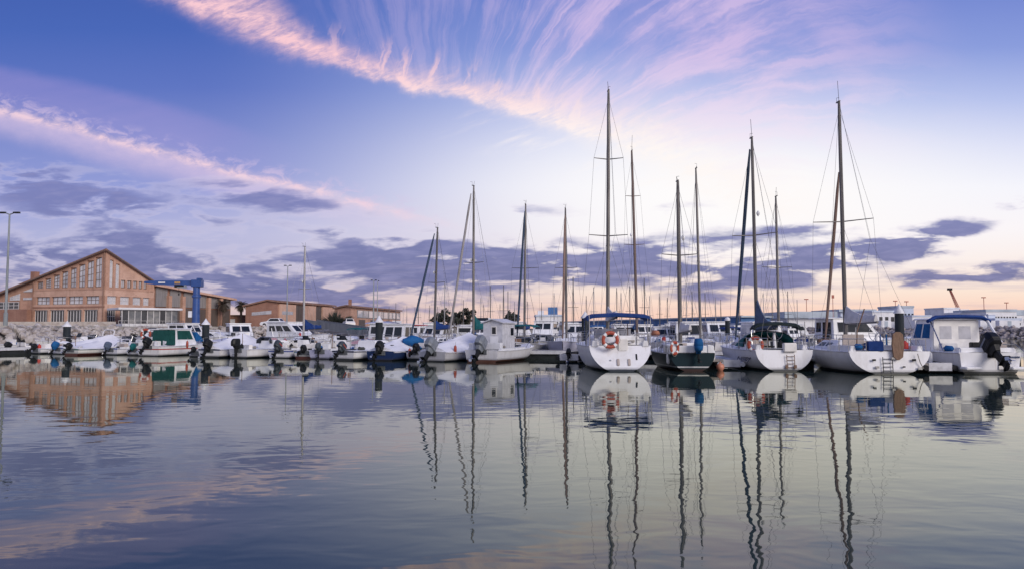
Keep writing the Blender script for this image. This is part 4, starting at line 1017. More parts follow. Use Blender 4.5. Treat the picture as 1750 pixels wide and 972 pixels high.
for t0, t1, m_ in ((.02, .27, BRICKP), (.27, .41, DKSHEET), (.41, .62, BRICKP), (.62, .75, DKSHEET), (.75, 1.0, BRICKP)):
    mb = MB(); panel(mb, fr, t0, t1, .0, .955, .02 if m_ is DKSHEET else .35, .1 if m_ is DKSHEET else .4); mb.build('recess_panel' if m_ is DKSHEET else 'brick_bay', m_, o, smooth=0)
mb = MB(); panel(mb, fr, .05, .22, .55, .68, .40, .05); mb.build('strip_window', PALEGLASS, o, smooth=0)
mb = MB(); panel(mb, [g[0], g[1], g[2], g[4]], .2, .82, .58, .72, .06, .1); mb.build('strip_window', PALEGLASS, o, smooth=0)
o, g, bk = gable_building('brick_office', 'low brick building with a grey glazed upper strip behind the row of boats', 572, 599, 684, 152, 150, 192, 6.2, 6.3, 6.3, 5.9, 592, BRICKM, BRICKM, ROOFT)
fr = [g[1], bk[1], bk[2], g[2]]
mb = MB(); panel(mb, fr, .1, .99, .52, .9, .06, .1); s_ = mb.build('glazed_strip', CORR, o, smooth=0)
for k in range(9): mb = MB(); panel(mb, fr, .1 + .89 * k / 9 + .01, .1 + .89 * (k + 1) / 9 - .01, .56, .88, .10, .05); mb.build('window', WINMAT, s_, smooth=0)
for t0, t1 in ((.13, .24), (.34, .42), (.5, .58), (.66, .73)): mb = MB(); panel(mb, fr, t0, t1, .02, .44, .05, .1); mb.build('door', DKSHEET, o, smooth=0)
mb = MB(); panel(mb, fr, .8, 1.0, .03, .46, .3, .4); mb.build('white_block', WHITEP, o, smooth=0)
mb = MB(); c = (g[3] + bk[3]) * .5; c = g[3] * .9 + bk[3] * .1; mb.box((c.x - .6, c.y, g[3].z + .4), (.55, .7, 2.4)); mb.build('chimney', BRICKD, o, smooth=0)
# low link wall between shed and warehouse
p0, p1 = W(388, 553, 158), W(421, 553, 158)
L1 = thing('low_annex', 'low dark brick annex with a white garage door behind the palms', 'annex', ((p0.x + p1.x) / 2, 158, QZ))
mb = MB(); mb.box((0, 0, 1.0), (p1.x - p0.x, 5, 2.6)); mb.build('wall', BRICKD, L1, smooth=0)
mb = MB(); mb.box((0, 0, 2.42), (p1.x - p0.x + .5, 5.4, .22)); mb.build('roof', ROOFT, L1, smooth=0)
mb = MB(); mb.box((-.3, -2.55, .8), (1.7, .1, 1.7)); mb.build('garage_door', WHITEP, L1, smooth=0)

# ---------------------------------------------------------------- blue jib crane
cb = W(334.5, 556, 122)
K = thing('jib_crane', 'blue column crane with a long horizontal arm beside the brick shed', 'crane', (cb.x, cb.y, QZ))
ct = W(334.5, 488, 122).z - QZ
mb = MB(); mb.lathe([(.95, 0), (.95, .12), (.60, .14), (.56, 3.5), (.52, ct)], seg=16); col_ = mb.build('column', CRBLUE, K)
mb = MB(); mb.lathe([(.66, ct - 1.9), (.70, ct - 1.85), (.70, ct - 1.6), (.66, ct - 1.55)], seg=16); mb.build('collar', CRBLUE, col_)
mb = MB(); mb.box((.1, 0, ct + .35), (1.6, 1.3, 1.15)); mb.box((.45, 0, ct + 1.05), (.7, .9, .3)); mb.build('slewing_head', CRBLUE, K, smooth=0, bevel=.06)
x1 = W(254, 483, 122).x - cb.x - .6
mb = MB(); mb.loft([[(x, y - .0, z) for y, z in ((-.28, ct + a_), (.28, ct + a_), (.28, ct + b_), (-.28, ct + b_))] for x, a_, b_ in ((-.4, .05, .82), (x1 * .75, .12, .8), (x1 * .97, .32, .74), (x1, .42, .66))]); arm = mb.build('jib_arm', CRBLUE, K, smooth=0)
mb = MB(); mb.box((x1 * .34, 0, ct - .1), (1.3, .7, .42)); mb.build('hoist_trolley', BLACK, arm, smooth=0, bevel=.05)
mb = MB(); mb.box((x1 * .26, -.42, ct - .32), (1.6, .2, .18)); mb.box((x1 * .2, -.35, ct - .15), (.25, .2, .5)); mb.build('hoist_motor', GALV, arm, smooth=0)
mb = MB(); mb.box((x1 * .36, -.30, ct + .46), (.9, .04, .34)); mb.build('warning_plate', mat('ochre_plate', (.5, .3, .12), .6, dirt=.3), arm, smooth=0)
mb = MB(); mb.box((x1 * .66, -.30, ct + .48), (1.1, .04, .2)); mb.build('name_plate', GEL, arm, smooth=0)
mb = MB(); mb.box((-.75, -.4, 2.0), (.55, .35, 1.0)); mb.build('switch_box', WHITEP, K, smooth=0)
mb = MB(); mb.tube([(x1 * .34, 0, ct - .2), (x1 * .34, 0, ct - 1.3)], .03, 5); mb.box((x1 * .34, 0, ct - 1.4), (.16, .16, .3)); mb.build('hook', BLACK, arm, smooth=0)

# ---------------------------------------------------------------- lamps
def street_lamp(px, d, ytop, zb, label, r=.1, w=1.3, heads=2):
    p = W(px, 560, d); top = W(px, ytop, d).z
    o = thing('street_lamp', label, 'street lamp', (p.x, d, zb), 0, 'street lamps along the quay'); h = top - zb
    mb = MB(); mb.tube([(0, 0, -.1), (0, 0, 1.2), (0, 0, 1.25), (0, 0, h)], [r * 1.5, r * 1.5, r, r * .6], 10); mb.build('pole', GALV, o)
    for sg in ((-1, 1) if heads == 2 else (1,)):
        mb = MB(); mb.tube([(0, 0, h - .05), (sg * w * .45, 0, h + .12)], r * .45, 6); a_ = mb.build('arm', GALV, o)
        mb = MB(); mb.loft([[(sg * w * q, y * k, h + .12 + z) for y, z in ((-.16, -.06), (.16, -.06), (.12, .09), (-.12, .09))] for q, k in ((.36, .6), (.55, 1), (.95, 1), (1.02, .5))]); mb.build('lamp_head', BLACK, a_, smooth=0)
    return o
street_lamp(9, 74, 366, QZ, 'tall galvanised double headed lamp post at the left end of the quay', .13, 1.0)
street_lamp(490, 140, 455, QZ, 'slim double headed lamp post in front of the brick warehouse', .12, .7)
street_lamp(638, 140, 480, QZ, 'double headed lamp post in front of the low brick office', .14, .55)
street_lamp(644.5, 147, 481, QZ, 'second slim lamp post close behind the one before the brick office', .1, .3, 1)

# ---------------------------------------------------------------- palms, bush, far trees
def palm(px, d, ytop, cr, label, seed):
    rnd = random.Random(seed); p = W(px, 560, d); top = W(px, ytop, d).z - QZ; h = top - cr * .75
    o = thing('palm_tree', label, 'palm tree', (p.x, d, QZ), 0, 'palm trees on the quay')
    mb = MB(); mb.tube([(0, 0, -.1), (.08, 0, h * .5), (0, .05, h)], [.32, .24, .26], 9); mb.build('trunk', TRUNKM, o)
    mb = MB()
    for k in range(95):
        az = rnd.uniform(0, 6.283); el = rnd.uniform(-1.45, 1.25); ln = cr * rnd.uniform(.75, 1.05) * (1.0 if el > -.4 else .95)
        c0 = Vector((0, 0, h)); pts = []
        for i in range(6):
            t = i / 5; e = el - t * .75; 
            pts.append(c0 + Vector((math.cos(az) * math.cos(el - t * .4) * ln * t, math.sin(az) * math.cos(el - t * .4) * ln * t, ln * t * math.sin(el - t * .55))))
        sd_ = Vector((-math.sin(az), math.cos(az), 0))
        for a_, b_, i in zip(pts, pts[1:], range(5)):
            for sg in (-1, 1):
                for j in range(3):
                    q = a_.lerp(b_, j / 3); tip = q + sd_ * sg * cr * .22 * (1 - abs(i - 2) * .22) + (b_ - a_) * .8 + Vector((0, 0, -.08 * cr))
                    mb.quad(q, a_.lerp(b_, (j + .7) / 3), tip, tip - (b_ - a_) * .12)
    mb.build('crown', FRONDB, o, smooth=0)
palm(381, 148, 509, 1.55, 'bushy brown palm at the right end of the brick shed', 1)
palm(411, 154, 511, 1.45, 'smaller palm standing free just left of the brick warehouse', 2)
def leafy(name, label, cat, p, rx, rz_, zc, nleaf, size, m, seed, trunk=True, group=None, spiky=False):
    rnd = random.Random(seed); o = thing(name, label, cat, (p.x, p.y, QZ), 0, group)
    if trunk:
        mb = MB(); mb.tube([(0, 0, -.2), (.1, 0, zc * .6), (0, 0, zc)], [.22, .16, .05], 7)
        for k in range(5): az = k * 1.3; mb.tube([(.05, 0, zc * .5), (math.cos(az) * rx * .6, math.sin(az) * rx * .6, zc + rz_ * .2)], [.08, .02], 5)
        mb.build('trunk', TRUNKM, o)
    mb = MB(); cl_ = [(rnd.gauss(0, .5), rnd.gauss(0, .5), rnd.gauss(0, .45), rnd.uniform(.28, .5)) for k in range(16)]
    for k in range(nleaf):
        c = rnd.choice(cl_); v = Vector((rnd.gauss(0, 1), rnd.gauss(0, 1), rnd.gauss(0, 1))).normalized() * c[3] * rnd.uniform(.6, 1.1)
        q = Vector(((c[0] + v.x) * rx, (c[1] + v.y) * rx, max(.1, zc + (c[2] + v.z) * rz_)))
        a_ = Vector((rnd.gauss(0, 1), rnd.gauss(0, 1), rnd.gauss(0, 1))).normalized(); b_ = a_.cross(Vector((rnd.gauss(0, 1), rnd.gauss(0, 1), 1))).normalized()
        if spiky: a_ = (q - Vector((0, 0, zc * .3))).normalized() * 2.2; b_ = b_ * .35
        s = size * rnd.uniform(.6, 1.3); mb.quad(q - a_ * s, q - b_ * s * .6, q + a_ * s, q + b_ * s * .6)
    mb.build('crown', m, o, smooth=0); return o
leafy('bush', 'spiky dark bush between the brick warehouse and the brick office', 'bush', W(573, 556, 138), 2.0, .9, .95, 900, .34, LEAFD, 5, spiky=True)
leafy('bush', 'small low dark bush right of the spiky bush', 'bush', W(586, 556, 139), 1.0, .7, .8, 350, .26, LEAFD, 6, spiky=True)
for px, d, rx, zc, lab in ((757, 236, 3.4, 2.6, 'dark rounded tree at the left end of the dark hedge row across the harbour'), (790, 240, 2.6, 3.6, 'taller dark tree in the middle of the far hedge row'), (877, 238, 2.4, 2.0, 'small dark tree behind the white hut boat')):
    p = W(px, 553, d); leafy('tree', lab, 'tree', p, rx, 2.2, zc, 900, .5, LEAFD, int(px), group='dark trees across the harbour')
mb = MB(); mb.prism([(GX(735, 228), 228), (GX(905, 228), 228), (GX(930, 262), 262), (GX(735, 262), 262)], -1, 1.6); structure(mb.build('mole', CONC, None, smooth=0))
p = W(800, 553, 245); D1 = thing('dark_depot', 'long dark building with a flat roof behind the far trees', 'building', (p.x, 245, 1.6))
mb = MB(); mb.box((0, 0, 1.6), (13, 7, 3.3)); mb.build('wall', DKSHEET, D1, smooth=0); mb = MB(); mb.box((0, 0, 3.4), (13.6, 7.6, .3)); mb.build('roof', GREYROOF, D1, smooth=0)
for k in range(9): mb = MB(); mb.box((-5.6 + 1.4 * k, -3.53, 1.9), (.9, .06, 1.3)); mb.build('window', WINMAT, D1, smooth=0)

# ---------------------------------------------------------------- far port on the right
def block(name, label, px0, px1, yt, d, mw, mr=None, depth=14, roof_h=.5, over=.4, wins=0, gable=0.0, zb=2.0):
    a_, b_ = W(px0, yt, d), W(px1, yt, d); o = thing(name, label, 'building', ((a_.x + b_.x) / 2, d, zb), 0); w_ = b_.x - a_.x; h = a_.z - zb - roof_h
    mb = MB(); mb.box((0, depth / 2, h / 2 - .1), (w_ - over, depth, h + .2)); mb.build('wall', mw, o, smooth=0)
    mb = MB()
    if gable: mb.loft([[(x, -over, h), (x, depth + over, h), (x, depth / 2, h + gable)] for x in (-w_ / 2, w_ / 2)])
    else: mb.box((0, depth / 2, h + roof_h / 2 + .01), (w_, depth + over, roof_h))
    mb.build('roof', mr or mw, o, smooth=0)
    for k in range(wins):
        x = -w_ / 2 + w_ * (k + .5) / wins; mb = MB(); mb.box((x, -.02, h * .58), (w_ / wins * .55, .1, h * .28)); mb.build('window', WINDARK, o, smooth=0)
    if not wins:
        mb = MB(); mb.box((w_ * .18, -.02, h * .3), (w_ * .16, .1, h * .55)); mb.build('door', GREYROOF, o, smooth=0)
    return o
a_, b_ = Vector((GX(958, 430), 430, 0)), Vector((GX(1267, 236), 236, 0)); d = b_ - a_
o = thing('blue_shed', 'very long low blue shed stretching along the far quay behind the tallest mast', 'shed', (b_.x, b_.y, 1.0), math.atan2(-d.y, -d.x))
mb = MB(); mb.box((d.length / 2, -5, 2.7), (d.length, 10, 3.6)); mb.build('wall', BLUESHED, o, smooth=0)
mb = MB(); mb.box((d.length / 2, -5, 4.75), (d.length + 2, 11, .5)); mb.build('roof', GREYROOF, o, smooth=0)
for k in range(14): mb = MB(); mb.box((6 + k * d.length / 14.5, .04, 1.6), (5, .2, 2.2)); mb.build('bay_door', WHITEP if k % 3 else PALEBLUE, o, smooth=0)
structure_poly = [(a_.x - 14, a_.y + 20), (b_.x + 20, b_.y - 6), (b_.x + 60, b_.y + 60), (a_.x, a_.y + 80)]
mb = MB(); mb.prism([(GX(950, 440), 440), (GX(1240, 232), 232), (GX(1345, 232), 232), (GX(1345, 300), 300), (GX(1000, 520), 520)], -1, 1.0); structure(mb.build('far_quay', CONC, None, smooth=0))
o = block('white_depot', 'white building with a square blue sign panel beyond the pontoon', 915, 963, 537, 205, WHITEP, PALEBLUE, 12, .5, wins=6, zb=.6)
mb = MB(); mb.box((1.0, 2, 6.2), (2.6, .3, 2.0)); mb.build('sign_panel', BLUESHED, o, smooth=0)
mb = MB(); mb.box((-2.2, 4, 5.6), (1.6, 2, 1.4)); mb.build('roof_unit', WHITEP, o, smooth=0)
mb = MB(); mb.prism([(GX(905, 200), 200), (GX(975, 200), 200), (GX(975, 235), 235), (GX(905, 235), 235)], -1, .6); structure(mb.build('landing', CONC, None, smooth=0))
block('warehouse', 'white warehouse under a broad blue grey roof left of the moored motor yacht', 1338, 1428, 532, 262, WHITEP, GREYROOF, 24, 2.2, 3)
block('warehouse', 'long pale blue warehouse behind the white motor yacht', 1432, 1496, 528, 300, PALEBLUE, GREYROOF, 26, 1.0, 2, wins=7)
block('port_building', 'white lilac block left of the white capped pile', 1490, 1530, 530, 268, WHITEP, PALEBLUE, 14, .6, wins=4)
block('port_building', 'tall blue grey block just behind the white capped pile on the right', 1532, 1562, 522, 310, PALEBLUE, GREYROOF, 16, .8, wins=5)
block('port_building', 'stepped pale building right of the white capped pile', 1558, 1592, 538, 262, WHITEP, PALEBLUE, 14, .5, wins=4)
block('port_building', 'white block standing left of the red crane boom', 1612, 1640, 525, 300, WHITEP, WHITEP, 14, .5, wins=3)
block('port_building', 'low pale shed under the red crane', 1640, 1684, 533, 290, PALEBLUE, WHITEP, 18, .8, wins=6)
block('port_building', 'long white building with a row of windows at the right edge of the port', 1684, 1738, 528, 275, WHITEP, GREYROOF, 20, .9, wins=11)
block('port_building', 'blue grey roofed hall cut by the right edge of the frame', 1736, 1800, 529, 285, WHITEP, GREYROOF, 20, 2.0, wins=6)
block('port_building', 'small pale blue cabin in front of the long white building', 1688, 1702, 536, 255, PALEBLUE, WHITEP, 6, .3, wins=2)
block('port_building', 'low white shed with a pale roof above the breakwater rocks', 1700, 1746, 543, 250, WHITEP, PALEBLUE, 10, .8, wins=5)
block('port_building', 'low pale building far behind the second yacht from the blue canopy', 1270, 1342, 541, 300, WHITEP, GREYROOF, 16, 1.0, wins=8)
rnd = random.Random(31)
for i in range(11):
    d = rnd.uniform(236, 250); px = 1430 + 29 * i + rnd.uniform(-9, 9)
    if 1520 < px < 1560: continue
    o = thing('shipping_container', 'pale shipping container standing on the far port quay above the breakwater', 'container', (GX(px, d), d, 2.0), rnd.uniform(-.2, .2), 'shipping containers on the far port quay'); m_ = rnd.choice((WHITEP, PALEBLUE, WHITEP))
    mb = MB(); mb.box((0, 0, 1.3), (rnd.choice((3.2, 6.0)), 2.4, 2.6)); mb.build('box', m_, o, smooth=0, bevel=.03)
    mb = MB(); mb.box((0, -1.22, 1.3), (1.1, .06, 2.2)); mb.build('door', GREYROOF, o, smooth=0)
def far_pole(px, d, yt, label, m=CRRED, head=True, r=.12):
    t = W(px, yt, d); o = thing('light_mast', label, 'light mast', (t.x, d, 2.0), 0, 'light masts of the far port'); mb = MB(); mb.tube([(0, 0, 0), (0, 0, t.z - 2)], r, 6); mb.build('pole', m, o)
    if head: mb = MB(); mb.box((0, 0, t.z - 2), (1.6, .6, .4)); mb.build('lamp_head', m, o, smooth=0)
far_pole(1681, 320, 508, 'slim light mast right of the red crane in the far port')
far_pole(1530, 330, 514, 'slim light mast left of the tall blue grey port block')
far_pole(1549, 330, 515, 'reddish light mast on top of the tall blue grey port block')
far_pole(1378, 320, 511, 'reddish light mast behind the white warehouse')
far_pole(1720, 340, 517, 'thin light mast behind the long white port building')
far_pole(1591, 340, 529, 'short light mast left of the blue canopied cabin boat')
t = W(1423, 505, 250); o = thing('signal_mast', 'thin signal mast with a square board above the far warehouses', 'mast', (t.x, 250, 2.0)); mb = MB(); mb.tube([(0, 0, 0), (0, 0, t.z - 2)], .09, 6); mb.build('pole', CRRED, o); mb = MB(); mb.box((0, -.15, t.z - 2.3), (.8, .1, 1.1)); mb.build('board', CRRED, o, smooth=0)
p0, p1 = W(1638, 528, 310), W(1623, 494, 310)
o = thing('port_crane', 'red lattice boom of a harbour crane leaning over the far sheds', 'crane', (p0.x, 310, 2.0)); v = p1 - p0; z0 = p0.z - 2.0
mb = MB(); mb.box((1.4, 0, z0 / 2), (3.6, 4, z0)); mb.build('cab', WHITEP, o, smooth=0)
mb = MB()
for dx in (-.45, .45):
    for dy in (-.4, .4): mb.tube([(dx, dy, z0), (v.x + dx * .5, dy * .5, z0 + v.z)], .13, 4)
for k in range(10):
    t = k / 10; t2 = (k + 1) / 10; s_ = 1 - .5 * t; mb.tube([(v.x * t - .45 * s_, -.4, z0 + v.z * t), (v.x * t2 + .45 * s_, -.4, z0 + v.z * t2)], .09, 4); mb.tube([(v.x * t + .45 * s_, .4, z0 + v.z * t), (v.x * t2 - .45 * s_, .4, z0 + v.z * t2)], .09, 4)
mb.build('boom', CRRED, o, smooth=0)
mb = MB(); mb.box((v.x, 0, z0 + v.z), (1.5, 1.2, .9)); mb.build('boom_head', BLACK, o, smooth=0)

# ================================================================ pontoons and piles
def pontoon(name, label, a, b, w, z=.55, cat='pontoon'):
    a, b = Vector((a[0], a[1], 0)), Vector((b[0], b[1], 0)); d = b - a; ln = d.length
    o = thing(name, label, cat, a, math.atan2(d.y, d.x))
    mb = MB(); mb.box((ln / 2, 0, z - .06), (ln, w, .12)); mb.build('deck', WOODP, o, smooth=0)
    for sg in (-1, 1): mb = MB(); mb.box((ln / 2, sg * (w / 2 + .03), z - .11), (ln, .055, .22)); mb.build('side_beam', GREYW, o, smooth=0)
    n = max(1, int(ln / 4))
    for k in range(n): mb = MB(); mb.box((ln * (k + .5) / n, 0, .12), (ln / n * .82, w * .92, .62)); mb.build('float', DKFLOAT, o, smooth=0)
    return o
PL0, PL1 = Vector((0.8, 51.4, 0)), Vector((-41, 68.5, 0))
pontoon('floating_pontoon', 'long floating pontoon behind the row of motorboats on the building side', PL0, PL1, 2.2)
pontoon('floating_pontoon', 'floating pontoon between the white hut boat and the yachts on the right', (0.3, 52.0), (31, 46.6), 2.2)
pontoon('finger_pontoon', 'short finger pontoon beside the yacht with the dark green transom', (9.95, 37.6), (10.3, 49), .9, .5)
pontoon('finger_pontoon', 'short finger pontoon between the two white yachts on the right', (15.0, 38.6), (15.2, 48), .9, .5)
pontoon('finger_pontoon', 'short dark finger pontoon left of the blue canopied cabin boat', (18.95, 34.9), (19.0, 47), .8, .42)
pontoon('finger_pontoon', 'short finger pontoon at the left end of the front row', (GX(-20, 60), 59.5), Vector((-37.6, 66.9, 0)), 1.0, .5)
def pile(px, d, ytop, label, r=.25, cone=.5, dome=False, zb=-.6):
    t = W(px, ytop, d); o = thing('mooring_pile', label, 'mooring pile', (t.x, d, 0), 0, 'white capped mooring piles'); h = t.z
    mb = MB(); mb.lathe([(r, zb), (r, h - cone + .02)], seg=16); mb.build('shaft', PILEM, o)
    mb = MB()
    mb.lathe([(r * 1.24, h - cone), (r * 1.26, h - cone + .05), (r * .62, h - cone * .48), (.012, h)] if not dome else [(r * 1.2, h - cone), (r * 1.2, h - cone * .6), (r * .9, h - cone * .25), (.05, h)], seg=16); mb.build('cap', CONE, o, smooth=50)
    mb = MB(); mb.tube([((r + .09) * math.cos(k * math.pi / 6), (r + .09) * math.sin(k * math.pi / 6), .7) for k in range(12)], .04, 5, closed=True); mb.build('pile_guide', METAL, o)
    return o
pile(115, 64.5, 547.5, 'dark mooring pile with a white cone in front of the big brick building', .29)
pile(352, 60.5, 543.5, 'dark mooring pile with a white cone beside the blue jib crane', .27)
pile(648, 55.2, 538.5, 'dark mooring pile with a white cone in front of the low brick office', .26)
pile(1000, 53.5, 531, 'dark mooring pile with a white cone left of the yacht with the blue bimini', .26)
pile(1243, 62, 541, 'thin dark pile with a rounded pale cap behind the finger pontoon', .19, .3, True)
pile(1536, 48.6, 518.5, 'stout dark pile with a white cone behind the beige hatch yacht', .27, .62)

# ================================================================ the row of motorboats on the left, sterns towards the camera
SP0, SP1 = Vector((-1.9, 45.6, 0)), Vector((-36.2, 59.6, 0))
def on(px, A, Bv):
    u = (px - 875) / F / 1.002; d = Bv - A
    t = (u * A.y - A.x) / (d.x - u * d.y); return A + d * t
def st(px): return on(px, SP0, SP1)
HD = 22
RL = 'motorboats moored along the left pontoon'
JIT = random.Random(5)
def row(px, label, **k):
    if px < 720 and k.get('motor'): k['motor']['s'] = k['motor'].get('s', 1.0) * .86
    k['L'] = k['L'] + .5; k['B'] = k['B'] + .1
    well = not (k.get('cover') or k.get('cabin') or k.get('cuddy'))
    o, h = motorboat(k.pop('name', 'motorboat'), label, st(px) + Vector((.37, .93, 0)) * k.pop('fwd', JIT.uniform(-.7, 1.1)), k.pop('hd', HD + JIT.uniform(-7, 9)), group=RL, **k)
    if well: cockpit(o, h); clutter(o, h, int(px), .08, .65, 13, .05)
    else: clutter(o, h, int(px), .03, .25, 5); clutter(o, h, int(px) + 1, .8, .95, 1)
    return o, h
row(10, 'low open boat with a black tilted outboard, first in the row beside the lamp post', L=4.4, B=1.6, fs=.42, fb=.6, hm=HULLGREY, motor=dict(tilt=35, s=1.01), seats=True, rail=False)
row(48, 'low white open boat with a white tarpaulin hump at its bow', L=4.3, B=1.55, fs=.42, fb=.6, rail=False, motor=dict(tilt=55, s=0.85), cover=dict(m=TARPW, t0=.25, t1=.75, h=.5, seed=4))
row(88, 'white boat under a long white tarpaulin, its outboard wrapped in bright blue', L=5.2, B=1.8, fs=.5, fb=.75, hm=HULLBLUE, motor=dict(tilt=28, cover=BLUE, s=0.85), cover=dict(m=TARPW, h=.85, peak=.75, seed=5), rail=False)
row(136, 'white tarpaulin covered boat with a small black motor right of the blue wrapped one', L=5.0, B=1.75, fs=.5, fb=.75, hm=HULLGB, motor=dict(tilt=40, s=0.87), cover=dict(m=TARPW, h=.6, peak=.5, seed=6), rail=True)
row(171, 'white open boat with a dark slate wrapped outboard', L=5.0, B=1.7, fs=.5, fb=.75, hm=HULLBLUE, motor=dict(tilt=22, cover=SLATE, s=0.85), console=True, seats=True)
row(214, 'white runabout with a small teal wrapped outboard beside the green windowed cabin boat', L=5.0, B=1.7, fs=.5, fb=.75, motor=dict(tilt=45, cover=TEAL, s=0.74), screen=(2.7, 1.3, .5), seats=True)
o, h = row(252, 'white cabin boat with green and blue window covers and a red stripe', L=6.2, B=2.3, fs=.75, fb=1.05, hm=HULLRED, motor=dict(tilt=38, s=1.23), rail=True, cat='cabin boat', name='cabin_boat',
    cabin=dict(y0=1.7, y1=4.1, z1=1.95, w=1.7, r1=.75, n=1, stern=False, glass=GREEN, v=(.4, .95)))
mb = MB(); frustum(mb, 1.45, 1.2, 4.0, 5.0, 1.0, 1.75, .1, .75); mb.build('windscreen_cover', BLUE, o, smooth=0, bevel=.03)
mb = MB(); frustum(mb, 1.72, 1.66, 1.12, 1.72, .78, 1.9, .1, 0); mb.build('door_cover', GREEN, o, smooth=0, bevel=.03)
row(330, 'small white dinghy tucked between the red striped cabin boat and the next tarpaulin', L=3.6, B=1.4, fs=.4, fb=.6, rail=False, seats=True, motor=dict(tilt=55, s=0.70))
row(371, 'white boat under a peaked white tarpaulin with a black outboard, left of the square motor', L=5.6, B=2.0, fs=.6, fb=.85, hm=HULLNB, motor=dict(tilt=30, s=1.29), cover=dict(m=TARPW, h=.95, peak=.55, seed=8, h0=.25), rail=False)
row(412, 'white boat with a low cuddy cabin and a square upright black outboard', L=5.6, B=2.0, fs=.62, fb=.9, motor=dict(tilt=0, s=1.20, dz=.1), cuddy=(2.4, 5.0, .55), screen=(2.6, 1.3, .45, .3))
row(467, 'white and blue open boat with a slate outboard wearing a red band', L=5.4, B=1.95, fs=.58, fb=.8, hm=HULLBLUE, motor=dict(tilt=32, m=ENGG, s=1.20, accent=REDP), console=True, seats=True)
row(509, 'small white open boat with a black outboard tilted clear of the water', L=4.8, B=1.7, fs=.5, fb=.72, hm=HULLGB, motor=dict(tilt=62, s=0.95), seats=True, rail=False)
row(541, 'white open boat with a thick pale gunwale and a graphite outboard', L=5.0, B=1.75, fs=.6, fb=.8, hm=HULLLILAC, motor=dict(tilt=0, m=ENGG, s=0.90), seats=True, rub=GEL, rail=False, console=True)
row(598, 'white cuddy boat with a tall graphite outboard and a rounded fore cabin', L=5.4, B=2.0, fs=.62, fb=.9, hm=HULLNB, motor=dict(tilt=44, m=ENGG, s=1.15, accent=ORANGE), cuddy=(2.2, 5.0, .6), rail=True)
row(655, 'navy hulled boat under a crumpled white cover with a big black outboard', L=5.6, B=2.1, fs=.6, fb=.9, hm=HULLNAVY, motor=dict(tilt=48, s=1.30), cover=dict(m=TARPW, h=.8, peak=.5, seed=11, h0=.3), rail=False)
row(699, 'white boat with a bright blue bundle on deck left of the big white tarpaulin', L=5.2, B=1.9, fs=.62, fb=.85, hm=HULLNB, motor=dict(tilt=58, s=1.00), seats=True, rail=False, screen=(2.9, 1.3, .45))
row(741, 'broad white boat under a billowing white tarpaulin with a silver outboard', L=5.8, B=2.3, fs=.6, fb=1.0, motor=dict(tilt=38, m=ENGL, s=1.49), cover=dict(m=TARPW, h=.95, peak=.62, seed=12, h0=.35), rail=True, hm=HULLGREY)
o, h = row(820, 'white boat carrying a tall plank hut with a small window', L=6.4, B=2.5, fs=.72, fb=1.0, hm=HULLBROWN, motor=dict(tilt=40, m=ENGL, s=1.49), rail=True, cat='hut boat', name='hut_boat', rub=GEL)
hut = MB(); q = frustum(hut, 1.34, 1.32, 1.45, 3.2, .7, 2.36, 0, 0); hc = hut.build('cabin', GREYW, o, smooth=0)
mb = MB(); mb.loft([[(x, y, z) for x, z in ((-.78, 2.33), (0, 2.56), (.78, 2.33), (.78, 2.39), (0, 2.63), (-.78, 2.39))] for y in (1.32, 3.34)]); mb.build('roof', GREYW, hc, smooth=0)
mb = MB(); mb.loft([[(-.66, y, 2.34), (.66, y, 2.34), (0, y, 2.55)] for y in (1.46, 3.19)]); mb.build('gable', GREYW, hc, smooth=0)
window(q['stern'], .42, .72, .55, .88, hc, GLASS, GELW, .07); m = MB(); panel(m, q['stern'], .36, .78, .03, .5, .02); m.build('door', GEL, hc, smooth=0)
for k in range(7): m = MB(); panel(m, q['right'], k / 7 + .008, (k + 1) / 7 - .008, .01, .99, .014, .03); m.build('plank', GREYW, hc, smooth=0)
window(q['right'], .62, .92, .5, .85, hc, GLASS, GREYW, .05)
mb = MB(); mb.box((.3, 1.0, .9), (1.1, .35, .5)); mb.box((-.85, .7, .9), (.35, .9, .5)); mb.build('locker', GEL, o, smooth=0, bevel=.03)

# ================================================================ the yachts on the right
# the tall yacht with the blue bimini
X1 = GX(1062, 36)
Y1, h1, bot, top = sailboat('sailing_yacht', 'white sailing yacht with a blue bimini and the tallest mast', (X1, 36, 0), 0, 9.6, 3.35, 1.2, 1.35, HULLW, dict(y=5.2, z=15.0, r=.10, spr=((7.0, 1.05), (11.2, .8)), lean=.13, ant=.5), cabin=(3.4, 7.4, .5), tw=.88, rake=.55, draft=.5)
bimini(Y1, .5, 2.4, 2.72, 3.15, NAVY, .24, zd=1.2, thick=.13)
steering(Y1, 1.2, 1.15)
mb = MB(); mb.box((0, .9, 1.42), (1.9, .5, .5)); mb.build('helm_seat', GEL, Y1, smooth=0, bevel=.06)
mb = MB(); 
for sg in (-1, 1): mb = MB(); mb.box((sg * .26 + .12, .16, .42), (.13, .06, .34), rx=R(-26)); mb.build('transom_step', BEIGE, Y1, smooth=0, bevel=.02)
mb = MB(); mb.box((-.5, .22, .5), (.08, .05, .06), rx=R(-26)); mb.build('tie_down_eye', METAL, Y1, smooth=0)
mb = MB(); mb.box((.75, .3, .66), (.07, .05, .3), rx=R(-26)); mb.build('exhaust_flap', BLACK, Y1, smooth=0)
for sg in (-1, 1): mb = MB(); mb.loft([[(sg * x, y, z) for x, z in ((.75, 1.1), (1.3, 1.12), (1.22, 1.55), (.8, 1.5))] for y in (.75, 3.4)]); mb.build('cockpit_seat', GEL, Y1, smooth=0, bevel=.05)
mb = MB(); mb.box((0, 3.3, 1.75), (1.9, .06, .5)); mb.build('spray_screen', PALEGLASS, Y1, smooth=0)
mb = MB(); mb.box((.12, .6, 1.22), (.5, .4, .62)); mb.build('locker', GELW, Y1, smooth=0, bevel=.05)
